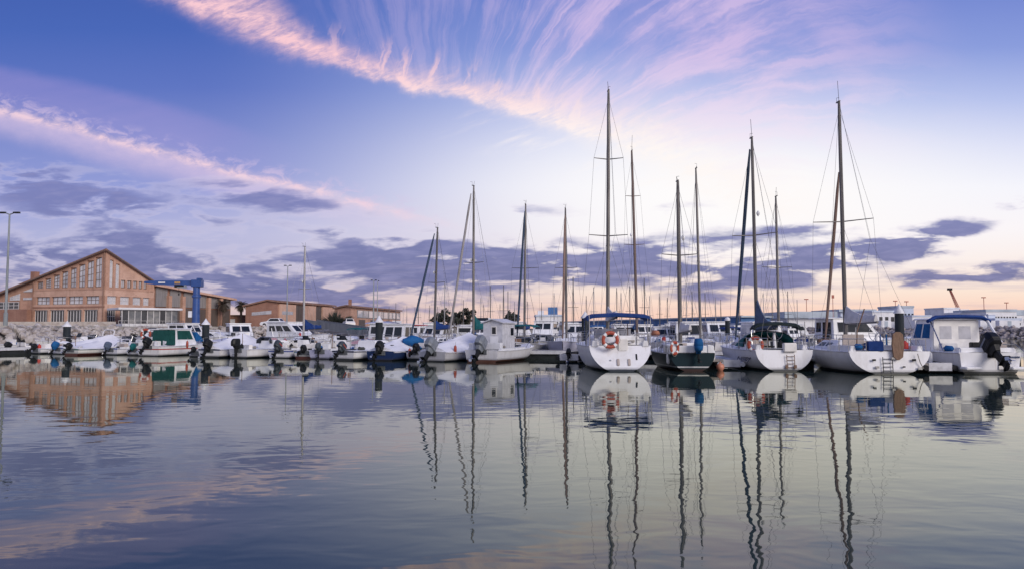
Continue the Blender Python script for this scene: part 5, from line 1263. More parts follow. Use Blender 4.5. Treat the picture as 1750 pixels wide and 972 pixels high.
boom_cover(Y1, 4.9, 2.5, 1.7, 2.65, .5, GREYCANV)
for sg in (-1, 1):
    mb = MB(); mb.tube([(sg * 1.45, .45, 1.2), (sg * 1.47, .5, 2.65)], .02, 5); mb.build('bimini_stay', METAL, Y1)
mb = MB(); mb.box((-.45, .75, 1.72), (.3, .2, .26)); mb.build('winch_cover', BLACK, Y1, smooth=0, bevel=.03)
mb = MB(); mb.tube([(1.35, .55, 1.2), (1.35, .55, 2.9)], .02, 5); mb.build('flagstaff', METAL, Y1)
lifebuoy(W(1043, 580, 36.15), .1, 'large orange ring on the stern of the yacht with the blue bimini', .34, .085)

# the small yacht with the dark green transom
X2 = GX(1184, 36)
Y2, h2, bot, top = sailboat('sailing_yacht', 'small sailing yacht with a dark green hull and a blue covered outboard', (X2, 36, 0), 0, 7.4, 2.35, .86, 1.0, HULLGREEN, dict(y=2.7, z=9.5, r=.105, spr=((5.7, .9),), lean=-.06, ant=.2), cabin=(2.0, 5.2, .5), tw=.9, rake=.1, draft=.4)
outboard(Y2, (.2, -.22, 1.0), 0, ENGG, BLUE, .82)
mb = MB(); 
for sg in (-1, 1): mb = MB(); mb.loft([[(sg * 1.02, y, .84), (sg * 1.02, y, 1.2), (sg * .7, y, 1.25), (sg * .7, y, .84)] for y in (.08, 2.0)]); mb.build('cockpit_side', GEL, Y2, smooth=0, bevel=.03)
mb = MB(); mb.box((0, .22, 1.02), (1.5, .2, .36)); mb.build('stern_locker', GEL, Y2, smooth=0, bevel=.03)
boom_cover(Y2, 2.5, 1.9, .5, 2.0, .25, GREYCANV, .12)
lifebuoy(W(1153, 594, 35.9), R(42), 'narrow looking orange ring at the left corner of the green transom', .27, .07)

# the yacht with the name on its quarter
X3 = GX(1341, 36)
Y3, h3, bot, top = sailboat('sailing_yacht', 'white sailing yacht with a teal sprayhood and a folded black bimini', (X3, 36, 0), 0, 8.4, 3.15, 1.0, 1.2, HULLW, dict(y=4.1, z=12.1, r=.095, spr=((6.9, 1.2),), lean=-.12, ant=1.0, tilt=.1), cabin=(3.0, 6.2, .45), tw=.86, rake=.12, draft=.45)
sprayhood(Y3, 2.3, 4.2, 1.1, 1.9, 2.6, TEAL)
bimini(Y3, .9, 1.5, 2.28, 2.35, DKCANV, .28, zd=1.0, thick=.10)
furled(Y3, (0, 7.95, 1.4), (-.1, 4.4, 11.6), BLUEFURL, .085)
boom_cover(Y3, 3.9, 2.0, 1.2, 2.1, 1.35, SLATE, .2)
ladder(Y3, -.06, .1, .78, .36, WOOD, .25, .05)
for sg in (-1, 1): mb = MB(); mb.box((.25 + sg * .2, -.06, .22), (.12, .06, .16)); mb.build('ladder_step_pad', WOOD, Y3, smooth=0)
mb = MB(); mb.box((.25, .1, 1.12), (.6, .3, .42)); mb.build('stern_locker', GELW, Y3, smooth=0, bevel=.03)
mb = MB(); mb.tube([(1.15, .5, 1.0), (1.15, .5, 2.35)], .02, 5); mb.build('flagstaff', METAL, Y3)
steering(Y3, 1.4, 1.05)
lifebuoy(W(1291, 588, 36.6), R(-14), 'orange ring on the quarter of the yacht with the teal sprayhood', .31, .08)
def lettering(txt, size, parent, loc, rot, m, name='lettering'):
    cu_ = bpy.data.curves.new(name, 'FONT'); cu_.body = txt; cu_.size = size; cu_.extrude = .004; cu_.shear = .25; cu_.align_x = 'CENTER'
    tmp = bpy.data.objects.new(name, cu_); me_ = bpy.data.meshes.new_from_object(tmp); bpy.data.objects.remove(tmp); me_.materials.clear(); me_.materials.append(m)
    o_ = bpy.data.objects.new(name, me_); C.objects.link(o_); o_.parent = parent; o_.location = loc; o_.rotation_euler = rot; return o_
p_ = h3.sec(.2)[6]; nm_ = lettering('Kimby', .40, Y3, (-p_.x - .07, 1.75, .45), (R(78), 0, R(-86)), mat('navy_lettering', (.03, .03, .06), .5)); nm_.scale = (1.7, 1, 1)

# the yacht with the brown furled headsail
X4 = GX(1521, 33.8)
Y4, h4, bot, top = sailboat('sailing_yacht', 'white sailing yacht with a beige hatch and a long antenna on its mast', (X4, 33.8, 0), 1, 7.7, 3.75, 1.0, 1.15, HULLW, dict(y=4.7, z=13.55, r=.10, spr=((7.4, 1.52),), lean=-.1, ant=1.1, tilt=.1), cabin=(3.0, 6.0, .5), tw=.95, rake=.1, draft=.45)
furled(Y4, (0, 7.35, 1.35), (-.05, 4.9, 10.0), BROWNFURL, .075)
boom_cover(Y4, 4.5, 2.35, 1.3, 2.4, .6, GREYCANV, .16)
mb = MB(); mb.box((-.95, 1.6, 1.38), (1.0, .06, .72)); mb.build('hatch_board', BEIGE, Y4, smooth=0, bevel=.02)
ladder(Y4, -.07, .06, .75, .42, BLACK, -.15, .05)
mb = MB(); mb.loft([[(x, y, z) for x, y in ((.30 - w, -.1), (.30 + w, -.1), (.30 + w, .0), (.30 - w, .0))] for z, w in ((.62, .03), (.75, .2), (1.3, .26), (1.75, .22), (1.86, .1))]); mb.build('rudder_head', WOOD, Y4, smooth=0)
for k, (x, z, s_) in enumerate(((-.75, .62, .14), (-.62, .3, .16), (1.0, .62, .16), (1.25, .25, .18), (.55, .32, .1), (.1, .7, .16))):
    mb = MB(); mb.box((x, -.075 + z * .06, z), (s_, .05, s_ * .6), rx=0); mb.build('transom_fitting', METAL if k % 2 else BLACK, Y4, smooth=0)
mb = MB(); mb.tube([(1.15, -.06, .9), (1.25, -.08, .5), (1.4, -.04, .25)], .02, 5); mb.build('mooring_line', ROPE, Y4)
for x, m_ in ((.12, BLUE), (-.15, FENDB)): 
    mb = MB(); mb.tube([(x, .6, 1.0), (x, .62, 1.75)], .035, 6); mb.build('deck_pole', m_, Y4)
mb = MB(); mb.box((.0, .5, 1.1), (.5, .4, .34)); mb.build('helm_seat', GEL, Y4, smooth=0, bevel=.03)
steering(Y4, 1.3, 1.0)
mb = MB(); mb.tube([(-1.1, .9, 1.05), (-1.08, .85, 1.9), (-.75, .8, 2.9)], .03, 5); mb.build('boat_hook', WOOD, Y4)

# the cabin boat with the blue canopy
X5 = GX(1690, 34)
C5, h5 = motorboat('cabin_boat', 'white cabin boat with a blue folded canopy and a large tilted black outboard', (X5, 34, 0), 1, 6.9, 2.95, .95, 1.25, HULLW, 'cabin boat', rail=True, tw=.92,
    cabin=dict(y0=2.6, y1=4.9, z1=2.42, w=2.35, r1=.7, n=2, glass=BLUE, frame=GEL, v=(.42, .9), stern=False))
# the cabin's stern bulkhead: two pale windows and a door
zb5 = h5.sheer(.38) - .1
q5 = [(-1.1, 2.58, zb5), (1.1, 2.58, zb5), (1.06, 2.58, 2.4), (-1.06, 2.58, 2.4)]
mb = MB(); panel(mb, q5, .0, 1, 0, 1, .02, .06); bk5 = mb.build('bulkhead', GELW, C5, smooth=0)
window(q5, .10, .42, .38, .86, bk5, PALEGLASS, GEL, .06); window(q5, .52, .84, .38, .86, bk5, PALEGLASS, GEL, .06)
mb = MB(); rings = []
for k in range(9):
    a = k / 8; x = -1.45 + 2.9 * a; z = 2.52 + .06 * math.sin(math.pi * a) - (.16 if k in (0, 8) else 0); rings.append([(x, 2.35 + .17 * math.cos(t * math.pi / 4), z + .09 * math.sin(t * math.pi / 4)) for t in range(8)])
mb.loft(rings); mb.build('folded_canopy', NAVY, C5)
for sg in (-1, 1): mb = MB(); mb.tube([(sg * 1.32, 2.4, 2.4), (sg * 1.4, 1.2, 1.0)], .03, 5); mb.build('canopy_pole', METAL, C5)
mb = MB(); mb.tube([(1.3, 2.45, 2.6), (1.35, 1.6, 1.6), (1.42, .9, .95)], .06, 6); mb.build('roof_bar', GEL, C5)
outboard(C5, (.05, -.32, .98), 50, BLACK, None, 1.55, accent=ENGL)
mb = MB(); mb.box((0, .35, .98), (2.5, .5, .34)); mb.build('stern_bench', GEL, C5, smooth=0, bevel=.05)
for sg in (-1, 1): mb = MB(); mb.box((sg * 1.0, -.28, .26), (.7, .55, .12)); mb.build('swim_platform', GEL, C5, smooth=0, bevel=.03)
mb = MB(); mb.tube([(1.25, -.4, .3), (1.33, -.3, 1.0), (1.2, .1, 1.3), (.7, .2, 1.3)], .025, 5); mb.build('stern_rail', METAL, C5)
for k in range(7): mb = MB(); mb.box((.80 + k * .075, -.075, .74), (.045, .02, .075)); mb.build('transom_letter_mark', SLATE, C5, smooth=0)
mb = MB(); mb.box((.55, -.06, .4), (.4, .04, .4)); mb.build('boarding_hatch', GELW, C5, smooth=0)

for o_, h_, sd_ in ((Y1, h1, 1), (Y2, h2, 2), (Y3, h3, 3), (Y4, h4, 4)): clutter(o_, h_, sd_, .04, .3, 7, .1); clutter(o_, h_, sd_ + 9, .5, .9, 4, .15)
clutter(C5, h5, 5, .06, .3, 7, .05)
# tenders and small craft among the yachts
def dinghy(label, loc, heading, L, B, m, motor=None, r=.2):
    o = thing('inflatable_dinghy', label, 'dinghy', loc, -R(heading)); mb = MB()
    pts = [(-B / 2, 0, .25), (-B / 2, L * .55, .26), (-B / 2 * .85, L * .78, .3), (-B / 2 * .4, L * .95, .38), (0, L, .4)]; pts = pts + [(-x, y, z) for x, y, z in pts[-2::-1]]
    mb.tube(pts, [r * .6] + [r] * (len(pts) - 2) + [r * .6], 10); mb.build('tube', m, o)
    mb = MB(); mb.box((0, L * .42, .12), (B * .85, L * .8, .1)); mb.build('floor', DKFLOAT, o, smooth=0)
    mb = MB(); mb.box((0, .05, .3), (B * .8, .06, .36)); mb.build('transom', GREYW, o, smooth=0)
    mb = MB(); mb.box((0, L * .45, .42), (B * .8, .25, .06)); mb.build('seat', GREYW, o, smooth=0)
    if motor: outboard(o, (0, -.15, .38), *motor)
    return o
dinghy('dark inflatable dinghy with a pale bow beside the pontoon left of the blue bimini yacht', (GX(972, 45.5), 45.5, 0), 15, 2.9, 1.4, RUBBER, (30, BLACK, None, .75))
dinghy('black inflatable dinghy squeezed beside the blue canopied cabin boat', (GX(1606, 34.2), 34.2, 0), 4, 2.8, 1.25, RUBBER)
dinghy('low grey dinghy on the finger pontoon side of the dark green yacht', (GX(1251, 37.4), 37.6, 0), 0, 2.8, 1.15, GREYW)
mb = MB(); mb.lathe([(.015, -.2), (.11, -.17), (.18, -.07), (.2, .02), (.16, .12), (.08, .18), (.035, .2), (.035, .25), (.015, .26)], seg=16); o = mb.build('mooring_buoy', mat('faded_orange_buoy', (.62, .25, .16), .5, dirt=.3), None); o.location = (GX(1230, 36.6), 36.6, .17)
tag(o, 'round faded orange buoy floating right of the dark green transom', 'buoy')
mb = MB(); mb.tube([((.05) * math.cos(k), .0, .30 + .05 * math.sin(k)) for k in [i * .7 for i in range(9)]], .012, 4); rg = mb.build('ring', METAL, o)

# fenders
for px, py, d, lab, m_ in ((1010, 606, 37.5, 'white fender on the left flank of the yacht with the blue bimini', FENDW), (1128, 606, 39, 'white fender between the blue bimini yacht and the green one', FENDW), (1219, 607, 37.0, 'white fender at the right corner of the dark green transom', FENDW),
    (1142, 612, 36.6, 'white fender at the left corner of the dark green transom', FENDW), (1391, 607, 38.5, 'white fender right of the yacht with the teal sprayhood', FENDW), (1590, 611, 35.5, 'white fender left of the blue canopied cabin boat', FENDW),
    (858, 602, 46.5, 'white fender on the starboard side of the hut boat', FENDW), (888, 600, 48.5, 'second white fender near the bow of the hut boat', FENDW), (320, 588, 56.5, 'orange fender on the red striped cabin boat', ORANGE),
    (700, 602, 48.2, 'small orange fender left of the big white tarpaulin', ORANGE), (640, 603, 49.0, 'white fender beside the navy hulled boat', FENDW), (778, 597, 46.9, 'small orange fender on the flank of the billowing tarpaulin boat', ORANGE)):
    fender(W(px, py, d), lab, m_, .8)
mb = MB(); rings = []
rnd = random.Random(2)
for i in range(7):
    a = i / 6; rings.append([Vector(((.42 * math.sin(math.pi * (.12 + .76 * a)) * math.cos(k * .785) + rnd.uniform(-.04, .04)), -.7 + 1.4 * a, (.36 * math.sin(math.pi * (.12 + .76 * a))) * math.sin(k * .785) + rnd.uniform(-.04, .04))) for k in range(8)])
mb.loft(rings); o = mb.build('tarpaulin_bundle', BLUE, None, smooth=60); p = W(706, 582, 50.2); o.location = p; o.rotation_euler = (0, 0, R(-70)); tag(o, 'bright blue tarpaulin bundle lying on the boat left of the big white tarpaulin', 'tarpaulin')
lifebuoy(W(249, 570, 59.0), 0, 'faded orange ring above the green window covers boat', .34, .09)

# ================================================================ boats on the far side of the pontoons
def opp(px, L, gap=1.5, hd=202, A=PL0, Bv=PL1):
    """stern position of a boat whose bow points at the pontoon from beyond"""
    p = on(px, A, Bv); v = Vector((math.sin(R(hd)), math.cos(R(hd)), 0)); return p - v * (L + gap)
def mid_sail(name_label, mpx, d, ytop, hd, L, B, mm, hm, furl=None, boom=None, spr=(), lean_px=0, my=.5, fs=.95, fb=1.15, r=.095, boomh=.5, ant=.4, wires=True):
    zt_ = W(mpx, ytop, d).z; mx = W(mpx + lean_px, 555, d)
    v = Vector((math.sin(R(hd)), math.cos(R(hd)), 0)); my_ = L * my
    loc = Vector((mx.x, d, 0)) - v * my_
    # lean in local x
    dxw = W(mpx, ytop, d).x - mx.x
    o, h, bot, top = sailboat('sailing_yacht', name_label, loc, hd, L, B, fs, fb, hm, dict(y=my_, z=zt_, r=r, m=mm, spr=spr, lean=dxw * math.cos(R(hd)), ant=ant), cabin=(L * .3, L * .68, .4), tw=.75, rake=.25, wires=wires, group='sailing yachts beyond the pontoons')
    if furl: furled(o, (0, L * .97, fb + .15), (top.x * .95, my_ + .35, zt_ * .95), furl, .08)
    if boom: boom_cover(o, my_ - .15, fb + .85, L * .14, fb + .95, boomh, boom, .15)
    return o
mid_sail('sailboat with a pale mast and a blue boom cover left of the grey gangway', 519, 68, 422, 202, 7.0, 2.3, ALUL, HULLW, None, NAVY, ((5.5, .7),), lean_px=0, boomh=.7)
mid_sail('sailboat with a slate furled headsail and a short mast, left of the taller leaning headsail', 747, 60, 390, 202, 8.0, 2.6, ALU, HULLW, BLUEFURL, NAVY, ((5.6, .75),), lean_px=-5)
mid_sail('sailboat with a grey furled headsail leaning far left, behind the billowing tarpaulin', 808, 58, 318, 202, 9.2, 2.9, ALU, HULLW, mat('grey_furled_sail', (.30, .28, .27), .8, dirt=.35, dscale=3, stretch=(1, 1, .4)), TEAL, ((7.0, .8),), lean_px=1, boomh=.9, my=.52)
mid_sail('sailboat with a blue furled headsail right behind the hut boat', 898, 62, 350, 189, 8.4, 2.7, ALU, HULLW, BLUEFURL, NAVY, ((6.9, 1.1),), lean_px=-2)
mid_sail('sailboat with a lilac hull showing its bow beyond the pontoon', 966, 58, 357, 188, 8.4, 2.9, ALU, HULLLILAC, BROWNFURL, GREYCANV, ((6.6, .85),), lean_px=2)
mid_sail('sailboat whose thick brown mast leans left just right of the tallest mast', 1080, 60, 258, 182, 10.5, 3.2, mat('brown_mast', (.17, .12, .10), .5, dirt=.3, dscale=2, stretch=(1, 1, .3)), HULLW, None, BLUE, ((8.6, .8), (12.5, .6)), lean_px=9, r=.115, ant=1.3)
mid_sail('sailboat with a bare slim mast rising behind the dark green yacht', 1190, 54, 288, 182, 9.0, 2.9, ALU, HULLW, None, None, (), lean_px=7, r=.09, ant=.2)
mid_sail('sailboat with a short mast right of the black bimini yacht mast', 1327, 55, 336, 180, 8.6, 2.8, ALU, HULLW, None, GREYCANV, ((6.4, 1.1),), lean_px=4, ant=.7)

MID = 'motorboats beyond the pontoons'
def mid(px, d, hd, label, **k):
    o, h = motorboat(k.pop('name', 'motorboat'), label, (GX(px, d), d, 0), hd, group=MID, **k)
    clutter(o, h, int(px) + 7, .06, .92, 9)
    return o, h
W_ = dict(y0=1.6, y1=4.2, z1=2.15)
mid(186, 68, 202, 'white open boat with a pale console behind the slate wrapped outboard', L=5.4, B=2.0, fs=.7, fb=.95, console=True, seats=True)
mid(262, 69, 202, 'white sport boat with a swept windscreen behind the red striped cabin boat', L=5.8, B=2.2, fs=.75, fb=1.0, screen=(3.0, 1.6, .55), cuddy=(3.0, 5.4, .35))
mid(345, 67, 202, 'white boat with a pale tarpaulin ridge behind the second mooring pile', L=5.4, B=2.0, fs=.7, fb=.95, cover=dict(m=TARPW, h=.6, seed=41), rail=True)
mid(378, 70, 203, 'white sport boat with a radar arch right of the second mooring pile', L=5.8, B=2.2, fs=.75, fb=1.0, screen=(3.0, 1.7, .55), arch=True)
mid(228, 76, 112, 'white cruiser showing its long side left of the wide dark windscreen', L=8.0, B=2.8, fs=1.15, fb=1.4, name='cabin_cruiser', cat='cabin cruiser', cuddy=(2.6, 6.8, .5), screen=(3.0, 2.2, .6, .3), rail=True)
mid(322, 80, 108, 'white hulled cruiser between the blue crane column and the dark windscreen', L=7.0, B=2.6, fs=1.1, fb=1.35, name='cabin_cruiser', cat='cabin cruiser', cuddy=(2.2, 6.0, .6), arch=True)
mid(140, 78, 110, 'low white hull with a pale cover below the retaining wall', L=6.5, B=2.3, fs=.8, fb=1.05, cover=dict(m=TARPW, h=.4, seed=44), rail=False)
mid(505, 84, 112, 'white boat with brown and blue gear on deck left of the blue boom cover', L=6.5, B=2.3, fs=.9, fb=1.1, screen=(3.6, 1.6, .5), seats=True)
mid(545, 78, 112, 'white hull lying across in front of the grey gangway', L=6.8, B=2.4, fs=.8, fb=1.05, cuddy=(2.4, 6.0, .45), rail=True)
mid(200, 79, 205, 'white speedboat with a wrap windscreen in front of the pale retaining wall', L=5.8, B=2.2, fs=.8, fb=1.05, screen=(3.0, 1.7, .55), seats=True, arch=True)
mid(276, 86, 112, 'white hardtop cruiser with a wide dark windscreen in front of the glazed terrace', L=7.5, B=2.8, fs=1.0, fb=1.25, name='cabin_cruiser', cat='cabin cruiser', cabin=dict(y0=2.0, y1=5.4, z1=2.55, r1=1.0, n=2, v=(.45, .9)))
mid(398, 84, 150, 'white cabin cruiser with slanted dark windows below the two palms', L=7.6, B=2.8, fs=1.05, fb=1.35, name='cabin_cruiser', cat='cabin cruiser', cabin=dict(y0=2.0, y1=5.6, z1=2.5, r1=1.5, n=3, v=(.45, .85)))
mid(462, 82, 120, 'white flybridge cruiser with a tall block stern beneath the brick warehouse', L=8.6, B=3.0, fs=1.15, fb=1.5, name='cabin_cruiser', cat='cabin cruiser', fly=False, arch=True, cabin=dict(y0=.6, y1=5.6, z1=2.65, r1=2.0, n=3, v=(.42, .8)))
mid(35, 72, 200, 'low white boat lying against the pale boulders at the far left', L=5.0, B=1.9, fs=.55, fb=.8, rail=False, seats=True)
mid(150, 74, 204, 'white runabout behind the first mooring pile', L=5.2, B=2.0, fs=.7, fb=.95, screen=(2.8, 1.5, .5))
mid(232, 73, 202, 'white cuddy boat behind the teal wrapped outboard', L=5.6, B=2.1, fs=.75, fb=1.0, cuddy=(2.2, 5.0, .55), rail=True)
mid(318, 72, 202, 'white fishing boat with a low wheelhouse behind the red striped cabin boat', L=5.8, B=2.1, fs=.7, fb=1.0, cabin=dict(y0=2.2, y1=3.8, z1=1.9, r1=.3, n=1))
mid(440, 70, 203, 'white boat under a lilac grey cover behind the cuddy with the square motor', L=5.6, B=2.0, fs=.7, fb=.95, cover=dict(m=TARPG, h=.55, seed=21), rail=False)
mid(490, 74, 200, 'low boat with a pink cover behind the red banded motor', L=5.0, B=1.9, fs=.6, fb=.8, cover=dict(m=PINK, h=.5, seed=22), rail=False)
mid(556, 65, 202, 'white boat with a tilted brown plank cover beside the grey gangway foot', L=5.6, B=2.0, fs=.65, fb=.95, rail=True, seats=True, screen=(2.9, 1.4, .5))
o, h = mid(600, 68, 120, 'boat with a faded pink tarpaulin hull below the lilac canopy', L=5.6, B=2.0, fs=.7, fb=.85, hm=HULLW, cover=dict(m=PINK, h=.5, seed=23), rail=False)
mid(618, 76, 118, 'white cruiser shaded by a large lilac canopy', L=7.0, B=2.6, fs=1.0, fb=1.3, canopy=(1.2, 4.0, 2.55, TARPG), cuddy=(3.6, 6.4, .6), name='cabin_cruiser', cat='cabin cruiser')
mid(588, 92, 118, 'small white boat with a teal side cover left of the lilac canopy', L=5.5, B=2.0, fs=.9, fb=1.1, canopy=(1.0, 3.2, 1.95, TEAL))
mid(662, 78, 118, 'white boat with a teal awning right of the third mooring pile', L=5.5, B=2.1, fs=1.0, fb=1.2, canopy=(1.0, 3.6, 2.05, TEAL), hm=HULLGREY)
mid(676, 70, 196, 'white pilothouse boat with small square windows, left of the two', L=6.0, B=2.2, fs=.8, fb=1.1, name='cabin_boat', cat='cabin boat', cabin=dict(y0=1.8, y1=3.8, z1=2.4, r1=.25, n=2))
mid(706, 68, 196, 'white pilothouse boat with a wide dark front window, right of the two', L=6.4, B=2.4, fs=.85, fb=1.15, name='cabin_boat', cat='cabin boat', cabin=dict(y0=2.0, y1=4.4, z1=2.35, r1=.5, n=2, v=(.35, .88)))
mid(727, 76, 196, 'white boat with a red flat cover behind the slate furled headsail', L=6.0, B=2.3, fs=.95, fb=1.2, cabin=dict(y0=1.8, y1=4.0, z1=2.3, r1=.4, n=2, roof=REDP))
mid(770, 72, 200, 'white boat with dark side windows behind the billowing tarpaulin', L=6.4, B=2.4, fs=.9, fb=1.2, name='cabin_boat', cat='cabin boat', cabin=dict(y0=1.6, y1=4.4, z1=2.2, r1=.9, n=3))
mid(800, 66, 196, 'low white cuddy boat left of the hut boat', L=5.6, B=2.2, fs=.8, fb=1.0, cuddy=(2.0, 5.0, .5), rail=True)
mid(835, 84, 190, 'white cruiser with a flybridge half hidden by the plank hut', L=7.6, B=2.8, fs=1.05, fb=1.35, name='cabin_cruiser', cat='cabin cruiser', fly=True, cabin=dict(y0=1.6, y1=5.2, z1=2.2, r1=1.2, n=3))
mid(912, 60, 194, 'white boat with a teal canopy right of the hut boat', L=6.0, B=2.3, fs=.85, fb=1.05, hm=HULLGREY, canopy=(1.4, 4.0, 2.15, TEAL), screen=(3.8, 1.6, .5))
mid(936, 66, 190, 'white boat with a dark windscreen between the teal canopy and the lilac bow', L=6.0, B=2.3, fs=.85, fb=1.1, screen=(3.0, 1.8, .6), seats=True)
mid(985, 72, 186, 'white cruiser behind the white coned pile left of the tallest mast', L=7.0, B=2.6, fs=1.0, fb=1.3, name='cabin_cruiser', cat='cabin cruiser', cabin=dict(y0=1.8, y1=4.8, z1=2.4, r1=1.0, n=2))
mid(1022, 60, 184, 'white boat with a blue awning seen under the blue bimini', L=6.2, B=2.3, fs=.9, fb=1.15, canopy=(1.2, 3.8, 2.1, BLUE), screen=(3.6, 1.6, .5))
mid(1060, 66, 182, 'white wheelhouse boat seen through the frame of the blue bimini', L=6.6, B=2.4, fs=.9, fb=1.15, name='cabin_boat', cat='cabin boat', cabin=dict(y0=1.8, y1=4.2, z1=2.3, r1=.4, n=2))
mid(1112, 56, 183, 'white boat carrying an orange bow bundle, between the blue bimini and green yachts', L=6.4, B=2.4, fs=.9, fb=1.2, cuddy=(2.0, 5.4, .55), rail=True)
mid(1128, 62, 182, 'white cruiser with a low dark windscreen behind the orange bow cover', L=6.6, B=2.5, fs=.95, fb=1.25, name='cabin_cruiser', cat='cabin cruiser', cabin=dict(y0=1.6, y1=4.4, z1=2.1, r1=1.3, n=2))
mid(1158, 60, 180, 'white pilothouse boat with two big square windows behind the green yacht mast', L=6.6, B=2.5, fs=.95, fb=1.2, name='cabin_boat', cat='cabin boat', cabin=dict(y0=1.6, y1=4.0, z1=2.45, r1=.1, n=2, v=(.42, .9)))
mid(1215, 58, 178, 'white cuddy boat with a dark side strip right of the dark green yacht', L=6.4, B=2.4, fs=.9, fb=1.2, cuddy=(1.8, 5.4, .6), rail=True)
mid(1208, 70, 180, 'white cruiser with a rounded hardtop behind the slim bare mast', L=7.2, B=2.6, fs=1.0, fb=1.3, name='cabin_cruiser', cat='cabin cruiser', cabin=dict(y0=1.8, y1=5.0, z1=2.55, r1=1.2, n=2))
mid(1236, 66, 178, 'white boat with a small navy awning left of the thin rounded pile', L=6.0, B=2.3, fs=.9, fb=1.15, canopy=(1.2, 3.4, 2.0, NAVY))
mid(1272, 55, 176, 'white wheelhouse boat with a pale front window right of the thin rounded pile', L=6.6, B=2.5, fs=.95, fb=1.2, name='cabin_boat', cat='cabin boat', cabin=dict(y0=1.8, y1=4.2, z1=2.4, r1=.15, n=2, glass=PALEGLASS, v=(.4, .92)))
mid(1255, 52, 178, 'low white open boat with a dark front screen beside the finger pontoon', L=5.2, B=2.0, fs=.7, fb=.95, screen=(3.0, 1.6, .55), seats=True)
mid(1350, 62, 174, 'white boat with a blue bundle seen under the black bimini', L=6.2, B=2.4, fs=.9, fb=1.15, cover=dict(m=NAVY, t0=.2, t1=.6, h=.5, seed=31), rail=True)
mid(1396, 52.5, 172, 'white open boat with a pale windscreen between the two white yachts', L=5.6, B=2.2, fs=.75, fb=1.0, screen=(3.0, 1.6, .5), seats=True)
o, h = motorboat('motor_yacht', 'large white motor yacht with a long dark wedge window behind the brown furled sail', (GX(1398, 58), 58, 0), 78, 9.4, 3.1, 1.15, 1.45, HULLW, 'motor yacht', group=MID, rail=True, cabin=dict(y0=.5, y1=4.9, z1=2.75, w=2.5, r1=1.6, n=1, v=(.4, .86), oh=.5))
mb = MB(); mb.tube([(.3, 1.2, 2.8), (.3, 1.3, 3.5)], .03, 5); mb.build('antenna', METAL, o)

# gangway from the quay down to the inner pontoon
ga, gb_ = W(532, 557, 112), W(642, 575, 94)
gv = gb_ - ga; G1 = thing('gangway', 'grey gangway sloping from the quay down towards the third mooring pile', 'gangway', ga, math.atan2(gv.y, gv.x)); gl2 = math.hypot(gv.x, gv.y)
mb = MB(); mb.loft([[(0, y, z) for y, z in ((-.8, -.05), (.8, -.05), (.8, -.5), (-.8, -.5))], [(gl2, y, gv.z + z) for y, z in ((-.8, -.05), (.8, -.05), (.8, -.5), (-.8, -.5))]]); mb.build('deck', CORR, G1, smooth=0)
for sg in (-1, 1):
    mb = MB(); mb.loft([[(0, sg * .82, .0), (0, sg * .82 + .06, .0), (0, sg * .82 + .06, 1.0), (0, sg * .82, 1.0)], [(gl2, sg * .82, gv.z), (gl2, sg * .82 + .06, gv.z), (gl2, sg * .82 + .06, gv.z + 1.0), (gl2, sg * .82, gv.z + 1.0)]]); mb.build('side_panel', GALV, G1, smooth=0)
pontoon('floating_pontoon', 'inner floating pontoon at the foot of the grey gangway', (gb_.x - 1, gb_.y), (GX(300, 98), 98), 2.4, .6)
# planks stacked on end beside the gangway
p = W(548, 590, 66); o = thing('plank_stack', 'brown planks leaning on the boat below the grey gangway', 'planks', p, R(10)); mb = MB()
mb.loft([[(-.9, 0, .55), (-.7, 0, .75), (.75, 0, -.45), (.75, 0, -.95), (.55, 0, -.95)], [(-.9, .12, .55), (-.7, .12, .75), (.75, .12, -.45), (.75, .12, -.95), (.55, .12, -.95)]]); mb.build('board', WOOD, o, smooth=0)
p = W(1120, 562, 55.4)
mb = MB(); mb.lathe([(.02, -.3), (.3, -.22), (.42, 0), (.3, .25), (.02, .32)], seg=12); o = mb.build('tarpaulin_bundle', mat('rust_cover', (.40, .16, .09), .8, dirt=.3, bump=.4), None); o.location = (p.x, p.y, 1.65); o.scale = (.8, 1.3, .8)
tag(o, 'rust orange bundle on the bow between the blue bimini and the green yacht', 'tarpaulin')

# parked cars and small things on the quay, seen over the boats
def car(px, d, label, m, hd=80, group='cars parked on the quay'):
    p = W(px, 556, d); o = thing('parked_car', label, 'car', (p.x, d, QZ), R(hd), group)
    mb = MB(); rings = []
    for y, z in ((-2.1, (.3, .75)), (-1.9, (.25, .9)), (-.9, (.22, .95)), (.9, (.22, .95)), (1.9, (.25, .82)), (2.1, (.32, .62))): rings.append([(-.82, y, z[0]), (.82, y, z[0]), (.85, y, z[0] + .3), (.78, y, z[1]), (-.78, y, z[1]), (-.85, y, z[0] + .3)])
    mb.loft(rings); mb.build('body', m, o)
    mb = MB(); q = frustum(mb, 1.5, 1.15, -1.6, 1.0, .9, 1.45, .5, .6); c = mb.build('cabin', m, o, smooth=0)
    for k in ('left', 'right', 'bow', 'stern'): w = MB(); panel(w, q[k], .08, .92, .15, .88); w.build('window', GLASS, c, smooth=0)
    for sx_ in (-1, 1):
        for y in (-1.3, 1.3): mb = MB(); mb.lathe([(.3, -.1), (.32, -.08), (.32, .08), (.3, .1)], seg=14); mb.xf(Matrix.Translation((sx_ * .76, y, .32)) @ Matrix.Rotation(R(90), 4, 'Y')); mb.build('wheel', RUBBER, o)
    return o
car(468, 128, 'white car parked in front of the brick warehouse', GEL); car(596, 132, 'white van like car beside the small dark bush', GELW, 20)

